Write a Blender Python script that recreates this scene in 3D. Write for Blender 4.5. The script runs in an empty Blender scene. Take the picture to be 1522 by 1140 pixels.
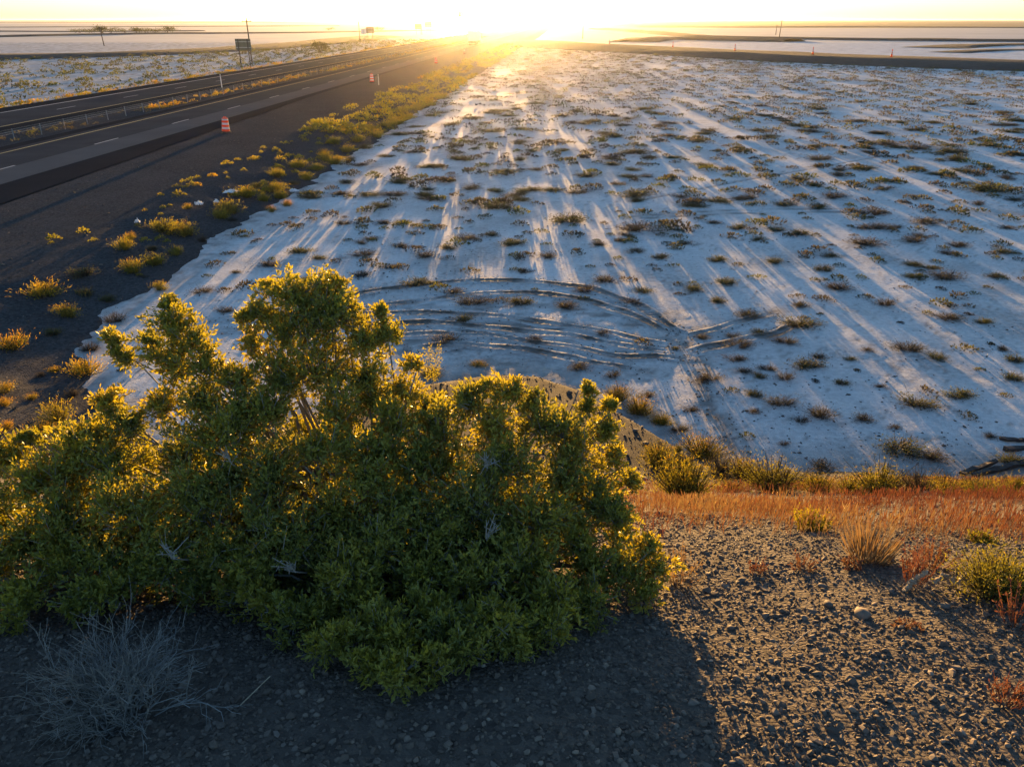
import bpy, math, random
import numpy as np
from mathutils import Vector

R = math.radians
rng = np.random.default_rng(7)
random.seed(7)
scene = bpy.context.scene
COL = scene.collection

# ------------------------------------------------------------------ camera
CAM_H = 8.0
FPX, CX, CY = 1150.0, 761.0, 570.0          # focal length and centre in photo pixels (1522 wide)
PITCH = math.atan(540.0 / FPX)
cam_d = bpy.data.cameras.new('camera')
cam_d.sensor_fit = 'HORIZONTAL'
cam_d.sensor_width = 36.0
cam_d.lens = 36.0 * FPX / 1522.0
cam_d.clip_start = 0.05
cam_d.clip_end = 60000.0
cam = bpy.data.objects.new('camera', cam_d)
COL.objects.link(cam)
cam.location = (0, 0, CAM_H)
cam.rotation_euler = (math.pi / 2 - PITCH, 0, 0)
scene.camera = cam

# ------------------------------------------------------------------ sky, sun, exposure
SUN_EL, SUN_AZ = R(1.7), R(-1.1)
world = bpy.data.worlds.new('World')
scene.world = world
world.use_nodes = True
wn = world.node_tree
wn.nodes.clear()
w_out = wn.nodes.new('ShaderNodeOutputWorld')
w_bg = wn.nodes.new('ShaderNodeBackground')
w_sky = wn.nodes.new('ShaderNodeTexSky')
w_sky.sky_type = 'NISHITA'
w_sky.sun_disc = False
w_sky.sun_elevation = SUN_EL
w_sky.sun_rotation = SUN_AZ
w_sky.altitude = 1300.0
w_sky.air_density = 0.8
w_sky.dust_density = 0.7
w_sky.ozone_density = 1.9
w_bg.inputs['Strength'].default_value = 0.15
wn.links.new(w_sky.outputs[0], w_bg.inputs['Color'])
wn.links.new(w_bg.outputs[0], w_out.inputs['Surface'])

sun_d = bpy.data.lights.new('sun', 'SUN')
sun_d.energy = 5.0
sun_d.angle = R(0.5)
sun_d.color = (1.0, 0.56, 0.18)
sun = bpy.data.objects.new('sun', sun_d)
COL.objects.link(sun)
to_sun = Vector((math.sin(SUN_AZ) * math.cos(SUN_EL), math.cos(SUN_AZ) * math.cos(SUN_EL), math.sin(SUN_EL)))
sun.rotation_euler = (-to_sun).to_track_quat('-Z', 'Y').to_euler()
sun.location = (0, 50, 60)

scene.view_settings.view_transform = 'Standard'
scene.view_settings.look = 'None'
scene.view_settings.exposure = 2.1
scene.view_settings.gamma = 1.0
scene.view_settings.use_curve_mapping = False
scene.cycles.max_bounces = 6
scene.cycles.diffuse_bounces = 3
scene.cycles.glossy_bounces = 2
scene.cycles.transmission_bounces = 4
scene.cycles.transparent_max_bounces = 4
scene.cycles.volume_bounces = 0
scene.cycles.use_denoising = True

# ------------------------------------------------------------------ pixel -> place helpers (layout only)
SP, CP = math.sin(PITCH), math.cos(PITCH)


def ray(px, py):
    v = CY - py
    return (px - CX), FPX * CP + v * SP, FPX * SP - v * CP       # x, forward, down


def on_z(px, py, z=0.0):
    x, f, d = ray(px, py)
    t = (CAM_H - z) / max(d, 1e-3)
    return x * t, f * t


def at_depth(px, py, Y):
    x, f, d = ray(px, py)
    return np.array((x * Y / f, Y, CAM_H - Y * d / f))


# ------------------------------------------------------------------ value noise
_tab = np.random.default_rng(3).random((256, 256))


def vnoise(x, y):
    x = np.asarray(x, float)
    y = np.asarray(y, float)
    xi = np.floor(x).astype(int)
    yi = np.floor(y).astype(int)
    fx = x - xi
    fy = y - yi
    fx = fx * fx * (3 - 2 * fx)
    fy = fy * fy * (3 - 2 * fy)
    a = _tab[xi & 255, yi & 255]
    b = _tab[(xi + 1) & 255, yi & 255]
    c = _tab[xi & 255, (yi + 1) & 255]
    d = _tab[(xi + 1) & 255, (yi + 1) & 255]
    return (a * (1 - fx) + b * fx) * (1 - fy) + (c * (1 - fx) + d * fx) * fy - 0.5


def fbm(x, y, oct=3):
    s = 0
    a = 1.0
    for i in range(oct):
        s = s + a * vnoise(np.asarray(x) * 2 ** i + 17.3 * i, np.asarray(y) * 2 ** i + 5.7 * i)
        a *= 0.5
    return s


def sstep(a, b, x):
    t = np.clip((x - a) / (b - a), 0, 1)
    return t * t * (3 - 2 * t)


# ------------------------------------------------------------------ mesh helpers
def make_mesh(name, V, F, mat=None, smooth=False, attrs=None):
    V = np.ascontiguousarray(V, dtype=np.float32).reshape(-1, 3)
    F = np.ascontiguousarray(F, dtype=np.int32)
    me = bpy.data.meshes.new(name)
    k = F.shape[1]
    me.vertices.add(len(V))
    me.vertices.foreach_set('co', V.ravel())
    me.loops.add(F.size)
    me.loops.foreach_set('vertex_index', F.ravel())
    me.polygons.add(len(F))
    me.polygons.foreach_set('loop_start', np.arange(0, F.size, k, dtype=np.int32))
    me.polygons.foreach_set('use_smooth', np.full(len(F), bool(smooth)))
    me.update(calc_edges=True)
    for n, vals in (attrs or {}).items():
        a = me.attributes.new(n, 'FLOAT', 'POINT')
        a.data.foreach_set('value', np.ascontiguousarray(vals, dtype=np.float32))
    if mat is not None:
        me.materials.append(mat)
    return me


def link(name, me, parent=None, loc=None):
    o = bpy.data.objects.new(name, me)
    COL.objects.link(o)
    if parent is not None:
        o.parent = parent
    if loc is not None:
        o.location = loc
    return o


def tag(o, label=None, cat=None, group=None, kind=None):
    if label:
        o['label'] = label
    if cat:
        o['category'] = cat
    if group:
        o['group'] = group
    if kind:
        o['kind'] = kind
    return o


def thing(name, label, cat, loc=(0, 0, 0), rz=0.0, group=None):
    o = bpy.data.objects.new(name, None)
    o.empty_display_size = 0.2
    COL.objects.link(o)
    o.location = loc
    o.rotation_euler = (0, 0, rz)
    return tag(o, label, cat, group)


def copy_tree(o, parent=None):
    c = o.copy()
    COL.objects.link(c)
    c.parent = parent
    for ch in list(o.children):
        copy_tree(ch, c)
    return c


class MB:
    """collects boxes, lathes and tubes into one mesh"""

    def __init__(self):
        self.v = []
        self.f = []

    def add(self, vs, fs):
        n = len(self.v)
        self.v += [tuple(map(float, p)) for p in vs]
        self.f += [tuple(i + n for i in q) for q in fs]
        return self

    def box(self, x0, x1, y0, y1, z0, z1):
        return self.add([(x0, y0, z0), (x1, y0, z0), (x1, y1, z0), (x0, y1, z0), (x0, y0, z1), (x1, y0, z1), (x1, y1, z1), (x0, y1, z1)],
                        [(0, 3, 2, 1), (4, 5, 6, 7), (0, 1, 5, 4), (1, 2, 6, 5), (2, 3, 7, 6), (3, 0, 4, 7)])

    def lathe(self, prof, seg=20, ox=0.0, oy=0.0, cap=True, axis='z'):
        vs, fs = [], []
        for r, z in prof:
            for i in range(seg):
                a = 2 * math.pi * i / seg
                p = (r * math.cos(a), r * math.sin(a), z)
                if axis == 'x':
                    p = (p[2], p[0], p[1])
                vs.append((p[0] + ox, p[1] + oy, p[2]) if axis == 'z' else p)
        for j in range(len(prof) - 1):
            for i in range(seg):
                fs.append((j * seg + i, j * seg + (i + 1) % seg, (j + 1) * seg + (i + 1) % seg, (j + 1) * seg + i))
        if cap:
            fs.append(tuple(range(seg))[::-1])
            fs.append(tuple((len(prof) - 1) * seg + i for i in range(seg)))
        return self.add(vs, fs)

    def tube(self, a, b, r0, r1=None, seg=8):
        a = Vector(a)
        b = Vector(b)
        r1 = r0 if r1 is None else r1
        d = (b - a).normalized()
        u = d.orthogonal().normalized()
        w = d.cross(u)
        vs = []
        for p, r in ((a, r0), (b, r1)):
            for i in range(seg):
                t = 2 * math.pi * i / seg
                vs.append(p + u * (r * math.cos(t)) + w * (r * math.sin(t)))
        fs = [(i, (i + 1) % seg, seg + (i + 1) % seg, seg + i) for i in range(seg)]
        fs += [tuple(range(seg))[::-1], tuple(range(seg, 2 * seg))]
        return self.add(vs, fs)

    def build(self, name, mat, parent=None, smooth=False):
        me = bpy.data.meshes.new(name)
        me.from_pydata(self.v, [], self.f)
        me.materials.append(mat)
        if smooth:
            me.polygons.foreach_set('use_smooth', [len(p.vertices) == 4 for p in me.polygons])
        me.update()
        return link(name, me, parent)


def norm(a):
    return a / np.maximum(np.linalg.norm(a, axis=-1, keepdims=True), 1e-9)


def leaf_geo(c, d, L, W, g=rng, fold=0.25):
    """folded rhombic leaves: c bases (N,3), d unit axes (N,3), L, W arrays"""
    n = len(c)
    L = np.broadcast_to(L, (n,))[:, None]
    W = np.broadcast_to(W, (n,))[:, None]
    s = norm(np.cross(d, g.normal(size=(n, 3))))
    nn = np.cross(d, s)
    mid = c + d * L * 0.55 + nn * W * fold
    V = np.stack([c, mid + s * W * 0.5, c + d * L, mid - s * W * 0.5], 1).reshape(-1, 3)
    i = np.arange(n)[:, None] * 4
    F = np.concatenate([i + np.array([[0, 1, 2]]), i + np.array([[0, 2, 3]])], 0)
    return V, F


def seg_geo(a, b, r0, r1):
    """three-sided tapered twigs"""
    n = len(a)
    d = norm(b - a)
    ref = np.where(np.abs(d[:, 2:3]) > 0.9, np.array([[1.0, 0, 0]]), np.array([[0, 0, 1.0]]))
    u = norm(np.cross(d, ref))
    w = np.cross(d, u)
    r0 = np.broadcast_to(r0, (n,))[:, None]
    r1 = np.broadcast_to(r1, (n,))[:, None]
    vs = []
    for p, r in ((a, r0), (b, r1)):
        for k in range(3):
            t = 2 * math.pi * k / 3
            vs.append(p + u * r * math.cos(t) + w * r * math.sin(t))
    V = np.stack(vs, 1).reshape(-1, 3)
    q = []
    for k in range(3):
        k2 = (k + 1) % 3
        q += [[k, k2, 3 + k2], [k, 3 + k2, 3 + k]]
    i = np.arange(n)[:, None, None] * 6
    F = (i + np.array(q)[None]).reshape(-1, 3)
    return V, F


class Geo:
    """joins triangle sets with a tint value per vertex"""

    def __init__(self):
        self.V, self.F, self.T, self.n = [], [], [], 0

    def add(self, V, F, t):
        self.V.append(V)
        self.F.append(F + self.n)
        self.T.append(np.broadcast_to(t, (len(V),)))
        self.n += len(V)

    def mesh(self, name, mat, smooth=False):
        return make_mesh(name, np.concatenate(self.V), np.concatenate(self.F), mat, smooth, {'tint': np.concatenate(self.T)})


# ------------------------------------------------------------------ materials
def new_mat(name):
    m = bpy.data.materials.new(name)
    m.use_nodes = True
    nt = m.node_tree
    nt.nodes.clear()
    out = nt.nodes.new('ShaderNodeOutputMaterial')
    return m, nt, out


def nd(nt, t, **kw):
    n = nt.nodes.new(t)
    for k, v in kw.items():
        if k in n.inputs:
            n.inputs[k].default_value = v
        else:
            setattr(n, k, v)
    return n


def ramp(nt, fac, stops):
    r = nt.nodes.new('ShaderNodeValToRGB')
    el = r.color_ramp.elements
    while len(el) < len(stops):
        el.new(0.5)
    for e, (p, c) in zip(el, stops):
        e.position = p
        e.color = (c[0], c[1], c[2], 1)
    nt.links.new(fac, r.inputs[0])
    return r


def noise(nt, scale, detail=4.0, rough=0.55, vec=None):
    n = nd(nt, 'ShaderNodeTexNoise', Scale=scale, Detail=detail, Roughness=rough)
    if vec is not None:
        nt.links.new(vec, n.inputs['Vector'])
    return n


def ground_mat(name, stops, scales=(0.6, 9.0), rough=0.95, bump=(30.0, 0.5, 0.02), spec=0.2, mud=None, speck=None):
    m, nt, out = new_mat(name)
    tc = nt.nodes.new('ShaderNodeNewGeometry')
    p = tc.outputs['Position']
    a = noise(nt, scales[0], 5, 0.6, p)
    b = noise(nt, scales[1], 5, 0.65, p)
    mx = nd(nt, 'ShaderNodeMath', operation='ADD')
    nt.links.new(a.outputs[0], mx.inputs[0])
    nt.links.new(b.outputs[0], mx.inputs[1])
    hv = nd(nt, 'ShaderNodeMath', operation='MULTIPLY')
    hv.inputs[1].default_value = 0.5
    nt.links.new(mx.outputs[0], hv.inputs[0])
    r = ramp(nt, hv.outputs[0], stops)
    colr = r.outputs[0]
    bs = nd(nt, 'ShaderNodeBsdfPrincipled', Roughness=rough)
    bs.inputs['Specular IOR Level'].default_value = spec
    if speck:
        vo = nd(nt, 'ShaderNodeTexVoronoi', Scale=speck[0])
        nt.links.new(p, vo.inputs['Vector'])
        sr = ramp(nt, vo.outputs['Color'], [(0.0, speck[1]), (1.0, speck[2])])
        mm = nd(nt, 'ShaderNodeMix', data_type='RGBA')
        mm.inputs[0].default_value = speck[3]
        nt.links.new(colr, mm.inputs[6])
        nt.links.new(sr.outputs[0], mm.inputs[7])
        colr = mm.outputs[2]
    if mud:
        at = nd(nt, 'ShaderNodeAttribute', attribute_name='mud')
        mm = nd(nt, 'ShaderNodeMix', data_type='RGBA')
        nt.links.new(at.outputs['Fac'], mm.inputs[0])
        nt.links.new(colr, mm.inputs[6])
        mm.inputs[7].default_value = (*mud, 1)
        colr = mm.outputs[2]
    nt.links.new(colr, bs.inputs['Base Color'])
    bn = noise(nt, bump[0], 6, 0.7, p)
    bu = nd(nt, 'ShaderNodeBump', Strength=bump[1], Distance=bump[2])
    if speck:
        v2 = nd(nt, 'ShaderNodeTexVoronoi', Scale=speck[0] * 1.7)
        nt.links.new(p, v2.inputs['Vector'])
        sb = nd(nt, 'ShaderNodeMath', operation='SUBTRACT')
        nt.links.new(bn.outputs[0], sb.inputs[0])
        nt.links.new(v2.outputs['Distance'], sb.inputs[1])
        nt.links.new(sb.outputs[0], bu.inputs['Height'])
    else:
        nt.links.new(bn.outputs[0], bu.inputs['Height'])
    nt.links.new(bu.outputs[0], bs.inputs['Normal'])
    nt.links.new(bs.outputs[0], out.inputs['Surface'])
    return m


def plant_mat(name, stops, trans=0.5, rough=0.6, tcol=(1.5, 1.35, 0.5)):
    """leaf or twig colour from the tint attribute; part of the light passes through"""
    m, nt, out = new_mat(name)
    at = nd(nt, 'ShaderNodeAttribute', attribute_name='tint')
    oi = nt.nodes.new('ShaderNodeObjectInfo')
    ad = nd(nt, 'ShaderNodeMath', operation='MULTIPLY_ADD')
    nt.links.new(oi.outputs['Random'], ad.inputs[0])
    ad.inputs[1].default_value = 0.2
    ad2 = nd(nt, 'ShaderNodeMath', operation='ADD')
    ad2.inputs[1].default_value = -0.1
    nt.links.new(at.outputs['Fac'], ad2.inputs[0])
    nt.links.new(ad2.outputs[0], ad.inputs[2])
    r = ramp(nt, ad.outputs[0], stops)
    bs = nd(nt, 'ShaderNodeBsdfPrincipled', Roughness=rough)
    bs.inputs['Specular IOR Level'].default_value = 0.35
    nt.links.new(r.outputs[0], bs.inputs['Base Color'])
    tr = nt.nodes.new('ShaderNodeBsdfTranslucent')
    mu = nd(nt, 'ShaderNodeMix', data_type='RGBA', blend_type='MULTIPLY')
    mu.inputs[0].default_value = 1.0
    nt.links.new(r.outputs[0], mu.inputs[6])
    mu.inputs[7].default_value = (*tcol, 1)
    nt.links.new(mu.outputs[2], tr.inputs['Color'])
    mx = nt.nodes.new('ShaderNodeMixShader')
    mx.inputs[0].default_value = trans
    nt.links.new(bs.outputs[0], mx.inputs[1])
    nt.links.new(tr.outputs[0], mx.inputs[2])
    nt.links.new(mx.outputs[0], out.inputs['Surface'])
    return m


def plain_mat(name, col, rough=0.6, metal=0.0, var=0.25, scale=8.0, spec=0.4):
    m, nt, out = new_mat(name)
    tc = nt.nodes.new('ShaderNodeTexCoord')
    n = noise(nt, scale, 5, 0.65, tc.outputs['Object'])
    c0 = [c * (1 - var) for c in col]
    c1 = [min(1, c * (1 + var)) for c in col]
    r = ramp(nt, n.outputs[0], [(0.3, c0), (0.7, c1)])
    bs = nd(nt, 'ShaderNodeBsdfPrincipled', Roughness=rough, Metallic=metal)
    bs.inputs['Specular IOR Level'].default_value = spec
    nt.links.new(r.outputs[0], bs.inputs['Base Color'])
    nt.links.new(bs.outputs[0], out.inputs['Surface'])
    return m


def stone_mat(name):
    m, nt, out = new_mat(name)
    at = nd(nt, 'ShaderNodeAttribute', attribute_name='tint')
    oi = nt.nodes.new('ShaderNodeObjectInfo')
    ad = nd(nt, 'ShaderNodeMath', operation='MULTIPLY_ADD')
    nt.links.new(oi.outputs['Random'], ad.inputs[0])
    ad.inputs[1].default_value = 0.5
    nt.links.new(at.outputs['Fac'], ad.inputs[2])
    r = ramp(nt, ad.outputs[0], [(0.0, (0.05, 0.044, 0.04)), (0.35, (0.11, 0.088, 0.07)), (0.6, (0.16, 0.136, 0.115)), (0.8, (0.23, 0.18, 0.135)), (0.97, (0.37, 0.33, 0.28))])
    g = nt.nodes.new('ShaderNodeNewGeometry')
    n = noise(nt, 60, 4, 0.6, g.outputs['Position'])
    mm = nd(nt, 'ShaderNodeMix', data_type='RGBA', blend_type='MULTIPLY')
    mm.inputs[0].default_value = 0.6
    n2 = ramp(nt, n.outputs[0], [(0.3, (0.6, 0.6, 0.6)), (0.7, (1.25, 1.2, 1.15))])
    nt.links.new(r.outputs[0], mm.inputs[6])
    nt.links.new(n2.outputs[0], mm.inputs[7])
    bs = nd(nt, 'ShaderNodeBsdfPrincipled', Roughness=0.8)
    bs.inputs['Specular IOR Level'].default_value = 0.3
    nt.links.new(mm.outputs[2], bs.inputs['Base Color'])
    nt.links.new(bs.outputs[0], out.inputs['Surface'])
    return m


M_salt = ground_mat('salt_crust', [(0.34, (0.36, 0.36, 0.355)), (0.45, (0.58, 0.585, 0.585)), (0.6, (0.74, 0.75, 0.75))], (0.3, 7.0), 0.9, (11.0, 0.9, 0.06), 0.05, mud=(0.13, 0.115, 0.10))
M_far = ground_mat('far_flat', [(0.3, (0.32, 0.32, 0.32)), (0.7, (0.50, 0.50, 0.49))], (0.01, 0.06), 0.8, (3.0, 0.2, 0.05), 0.3)
M_dirt = ground_mat('dark_road_fill', [(0.3, (0.033, 0.034, 0.037)), (0.5, (0.05, 0.052, 0.057)), (0.7, (0.08, 0.081, 0.086))], (0.35, 7.0), 0.95, (25.0, 0.7, 0.04), 0.0, speck=(16.0, (0.03, 0.03, 0.031), (0.17, 0.165, 0.16), 0.4))
M_gravel = ground_mat('gravel_soil', [(0.3, (0.055, 0.047, 0.042)), (0.5, (0.09, 0.077, 0.067)), (0.7, (0.135, 0.115, 0.098))], (0.8, 14.0), 0.95, (60.0, 0.8, 0.02), 0.2, speck=(38.0, (0.035, 0.031, 0.028), (0.19, 0.16, 0.13), 0.6), mud=(0.028, 0.025, 0.024))
M_band = ground_mat('dark_dike', [(0.3, (0.035, 0.034, 0.033)), (0.5, (0.06, 0.057, 0.052)), (0.7, (0.095, 0.09, 0.08))], (0.05, 0.8), 0.95, (4.0, 0.5, 0.1), 0.1)
M_scrub = ground_mat('scrub_plain', [(0.3, (0.06, 0.06, 0.05)), (0.5, (0.10, 0.097, 0.085)), (0.7, (0.17, 0.165, 0.15))], (0.006, 0.08), 0.95, (1.0, 0.3, 0.1), 0.1)
M_asph_new = ground_mat('dark_asphalt', [(0.3, (0.028, 0.028, 0.03)), (0.7, (0.042, 0.042, 0.044))], (0.3, 30.0), 0.75, (120.0, 0.4, 0.01), 0.0)
M_asph = ground_mat('worn_asphalt', [(0.3, (0.05, 0.05, 0.052)), (0.7, (0.085, 0.085, 0.086))], (0.3, 20.0), 0.7, (120.0, 0.4, 0.01), 0.0)
M_asph_old = ground_mat('pale_old_asphalt', [(0.3, (0.09, 0.09, 0.091)), (0.7, (0.13, 0.13, 0.129))], (0.3, 20.0), 0.75, (120.0, 0.4, 0.01), 0.0)
M_paint = plain_mat('road_paint', (0.38, 0.375, 0.36), 0.7, 0, 0.3, 20.0)
M_yellow_paint = plain_mat('yellow_paint', (0.5, 0.38, 0.12), 0.7, 0, 0.3, 20.0)
M_stone = stone_mat('gravel_stone')
M_mud = ground_mat('mud_clod', [(0.3, (0.06, 0.055, 0.05)), (0.7, (0.16, 0.145, 0.13))], (3.0, 20.0), 0.95, (60.0, 0.5, 0.01), 0.1)

M_leaf = plant_mat('greasewood_leaf', [(0.0, (0.135, 0.165, 0.06)), (0.35, (0.22, 0.24, 0.065)), (0.7, (0.28, 0.275, 0.06)), (1.0, (0.33, 0.29, 0.065))], 0.47, 0.42, (1.7, 1.35, 0.2))
M_bark = plain_mat('grey_bark', (0.17, 0.145, 0.125), 0.9, 0, 0.4, 40.0)
M_dead = plant_mat('dead_twig', [(0.0, (0.12, 0.115, 0.11)), (1.0, (0.30, 0.29, 0.275))], 0.05, 0.85, (1, 1, 1))
M_greytwig = plant_mat('grey_twig', [(0.0, (0.085, 0.085, 0.083)), (1.0, (0.25, 0.25, 0.24))], 0.05, 0.85, (1, 1, 1))
M_flatbush = plant_mat('saltbush_leaf', [(0.0, (0.05, 0.042, 0.04)), (0.3, (0.085, 0.074, 0.064)), (0.5, (0.085, 0.085, 0.05)), (0.75, (0.09, 0.105, 0.035)), (1.0, (0.15, 0.15, 0.04))], 0.35, 0.7, (1.4, 1.3, 0.5))
M_yellowbush = plant_mat('rabbitbrush_leaf', [(0.0, (0.09, 0.07, 0.05)), (0.3, (0.13, 0.145, 0.035)), (0.65, (0.21, 0.205, 0.04)), (0.85, (0.27, 0.2, 0.035)), (1.0, (0.31, 0.18, 0.035))], 0.46, 0.65, (1.6, 1.35, 0.3))
M_grass = plant_mat('dry_grass', [(0.0, (0.12, 0.048, 0.036)), (0.35, (0.165, 0.078, 0.045)), (0.65, (0.20, 0.125, 0.066)), (1.0, (0.26, 0.205, 0.115))], 0.3, 0.7, (1.3, 1.1, 0.7))
M_wood = plain_mat('weathered_timber', (0.055, 0.045, 0.04), 0.9, 0, 0.5, 12.0)
M_driftwood = plain_mat('pale_dead_wood', (0.36, 0.29, 0.2), 0.85, 0, 0.35, 30.0)


def plastic_mat(name, col, trans):
    m = plain_mat(name, col, 0.5, 0, 0.1, 6.0)
    nt = m.node_tree
    bs = next(n for n in nt.nodes if n.type == 'BSDF_PRINCIPLED')
    out = next(n for n in nt.nodes if n.type == 'OUTPUT_MATERIAL')
    tr = nt.nodes.new('ShaderNodeBsdfTranslucent')
    tr.inputs['Color'].default_value = (*col, 1)
    mx = nt.nodes.new('ShaderNodeMixShader')
    mx.inputs[0].default_value = trans
    nt.links.new(bs.outputs[0], mx.inputs[1])
    nt.links.new(tr.outputs[0], mx.inputs[2])
    nt.links.new(mx.outputs[0], out.inputs['Surface'])
    return m


M_orange = plastic_mat('orange_plastic', (0.8, 0.12, 0.025), 0.4)
M_white = plastic_mat('white_sheeting', (0.72, 0.72, 0.72), 0.15)
M_rubber = plain_mat('black_rubber', (0.03, 0.03, 0.03), 0.85, 0, 0.3)
M_steel = plain_mat('galvanised_steel', (0.42, 0.42, 0.41), 0.5, 0.6, 0.15)
M_signback = plain_mat('sign_back', (0.15, 0.135, 0.1), 0.55, 0.3, 0.2, 1.5)
M_post = plain_mat('weathered_post', (0.2, 0.2, 0.2), 0.7, 0, 0.2)
M_polewood = plain_mat('pole_wood', (0.075, 0.06, 0.05), 0.9, 0, 0.3, 2.0)
M_litter = plain_mat('white_plastic', (0.72, 0.72, 0.72), 0.5, 0, 0.1, 12.0)
M_truckbody = plain_mat('trailer_white', (0.6, 0.6, 0.6), 0.45, 0.2, 0.1, 1.0)
M_red = plain_mat('red_lens', (0.45, 0.02, 0.02), 0.3, 0, 0.1)
M_signyellow = plain_mat('yellow_sign', (0.6, 0.42, 0.04), 0.5, 0, 0.1, 2.0)

# ------------------------------------------------------------------ road frame
YAW = math.atan((838 - CX) / (FPX / CP))
CYW, SYW = math.cos(YAW), math.sin(YAW)


def road_xy(u, v):                      # u across (right positive), v along
    return u * CYW + v * SYW, -u * SYW + v * CYW


def to_uv(x, y):
    return x * CYW - y * SYW, x * SYW + y * CYW


def fill_edge(v):                       # right edge of the dark road fill, where the salt begins
    v = np.asarray(v, float)
    e = -13.0 + 0.07 * np.clip(22 - v, 0, 9) ** 2
    return e + 0.8 * vnoise(v * 0.16, 3.3) + 0.5 * vnoise(v * 0.7, 9.1) + 0.35 * vnoise(v * 2.3, 4.1)


def fill_z(u, v):
    e = fill_edge(v)
    d = e - u
    z = -0.35 + 0.35 * np.clip((d + 1.0), 0, 1) + 0.55 * sstep(0, 5.0, d)
    z = z + 0.05 * fbm(u * 0.7, v * 0.5) * sstep(0.0, 1.5, d) * (1 - sstep(3, 6, d))
    # left flank beyond the far carriageway
    z = np.where(u < -52, 0.55 - 0.95 * sstep(0, 5.0, -52 - u), z)
    # shallow median
    z = z - 0.06 * np.exp(-((u + 38.2) / 1.8) ** 2)
    return z


# ------------------------------------------------------------------ gravel bank (the fill the camera stands on)
_my = np.array([-8, 0, 1.2, 2.0, 2.7, 3.3, 4.0, 12.7, 30.0])
_mz = np.array([6.25, 6.17, 6.11, 5.99, 5.80, 5.55, 5.17, 0.0, -10.3])
_fine = np.linspace(-8, 30, 761)
_prof = np.interp(_fine, _my, _mz)
_ker = np.exp(-0.5 * (np.arange(-12, 13) / 5.0) ** 2)
_ker /= _ker.sum()
_prof = np.convolve(np.pad(_prof, 12, mode='edge'), _ker, 'valid')
_fx = np.array([-30, -9, -7, -5, -3.5, -2, -0.5, 0.6, 1.6, 2.5, 3.4, 4.5, 6, 40])
_fy = np.array([12.7, 12.7, 13.2, 14.6, 15.9, 16.9, 17.4, 17.3, 16.5, 15.2, 13.7, 12.9, 12.7, 12.7])


def bank_z(x, y):
    x = np.asarray(x, float)
    y = np.asarray(y, float)
    wob = 0.35 * vnoise(x * 0.35 + 4, 1.7) + 0.1 * vnoise(x * 1.3, 2.2)
    zm = np.interp(y + wob * sstep(2.0, 4.0, y), _fine, _prof)
    d = (np.interp(x, _fx, _fy) + 0.35 * vnoise(x * 0.9, 7.7) - y) * 0.8
    za = -0.5 + 0.5 * np.clip(d + 1.0, 0, 1) + 0.62 * sstep(0, 1.4, d) + 0.10 * np.clip(d, 0, 20)
    za = np.where(np.abs(x + 0.5) > 9, -5, za)
    k = 0.35
    h = np.clip(0.5 + 0.5 * (zm - za) / k, 0, 1)
    z = za * (1 - h) + zm * h + k * h * (1 - h)
    return z + 0.05 * fbm(x * 0.9, y * 0.9, 3) + 0.012 * fbm(x * 6, y * 6, 2)


def on_bank(px, py):
    x, f, d = ray(px, py)
    Y = np.linspace(0.3, 40, 4000)
    X = x * Y / f
    Z = CAM_H - Y * d / f
    g = np.maximum(bank_z(X, Y), 0.0)
    k = np.argmax(Z <= g)
    return float(X[k]), float(Y[k]), float(g[k])


def grid_mesh(name, X, Y, Z, mat, attrs=None, smooth=True):
    nr, nc = X.shape
    V = np.stack([X, Y, Z], -1).reshape(-1, 3)
    i = np.arange(nr - 1)[:, None] * nc + np.arange(nc - 1)[None]
    i = i.ravel()
    F = np.stack([i, i + 1, i + nc + 1, i + nc], 1)
    return make_mesh(name, V, F, mat, smooth, {k: v.ravel() for k, v in (attrs or {}).items()})


# ================================================================== SETTING
# one sheet to the horizon
me = make_mesh('ground', [(-30000, -300, -0.12), (30000, -300, -0.12), (30000, 40000, -0.12), (-30000, 40000, -0.12)], [(0, 1, 2, 3)], M_far)
tag(link('ground', me), 'pale salt plain reaching to the horizon', kind='structure')

# tyre tracks: lines of churned mud on the salt, as pixel polylines turned into ground lines
TRACKS = [
    [(500, 446), (560, 434), (620, 425), (700, 418), (800, 419), (870, 429), (940, 452), (1000, 488), (1022, 500)],
    [(520, 462), (600, 452), (690, 440), (780, 436), (860, 446), (930, 466), (1000, 500)],
    [(300, 478), (420, 470), (540, 470), (650, 466), (760, 474), (860, 488), (950, 506), (1012, 514)],
    [(330, 492), (450, 486), (560, 486), (650, 482), (760, 492), (850, 503), (950, 520), (1010, 524)],
    [(560, 505), (650, 497), (740, 502), (830, 516), (930, 532), (1020, 532)],
    [(600, 522), (680, 512), (780, 522), (880, 540), (960, 550)],
    [(1012, 502), (1060, 491), (1110, 479), (1150, 464)],
    [(1010, 526), (1080, 516), (1140, 503), (1190, 482)],
    [(1018, 505), (1035, 540), (1042, 575), (1068, 612), (1078, 640), (1102, 690)],
]
THIN = [[(960, 297), (1100, 270), (1220, 249), (1320, 231)], [(940, 322), (1090, 313), (1280, 310)], [(940, 326), (1090, 318), (1280, 315)]]


def ground_lines(sets):
    A, B = [], []
    for ln in sets:
        pts = [on_z(*p) for p in ln]
        for a, b in zip(pts[:-1], pts[1:]):
            A.append(a)
            B.append(b)
    return np.array(A), np.array(B)


def line_dist(X, Y, A, B):
    sh = X.shape
    P = np.stack([X.ravel(), Y.ravel()], 1)
    best = np.full(len(P), 1e9)
    for a, b in zip(A, B):
        ab = b - a
        t = np.clip(((P - a) @ ab) / (ab @ ab), 0, 1)
        best = np.minimum(best, np.hypot(*(P - a - t[:, None] * ab).T))
    return best.reshape(sh)


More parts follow.
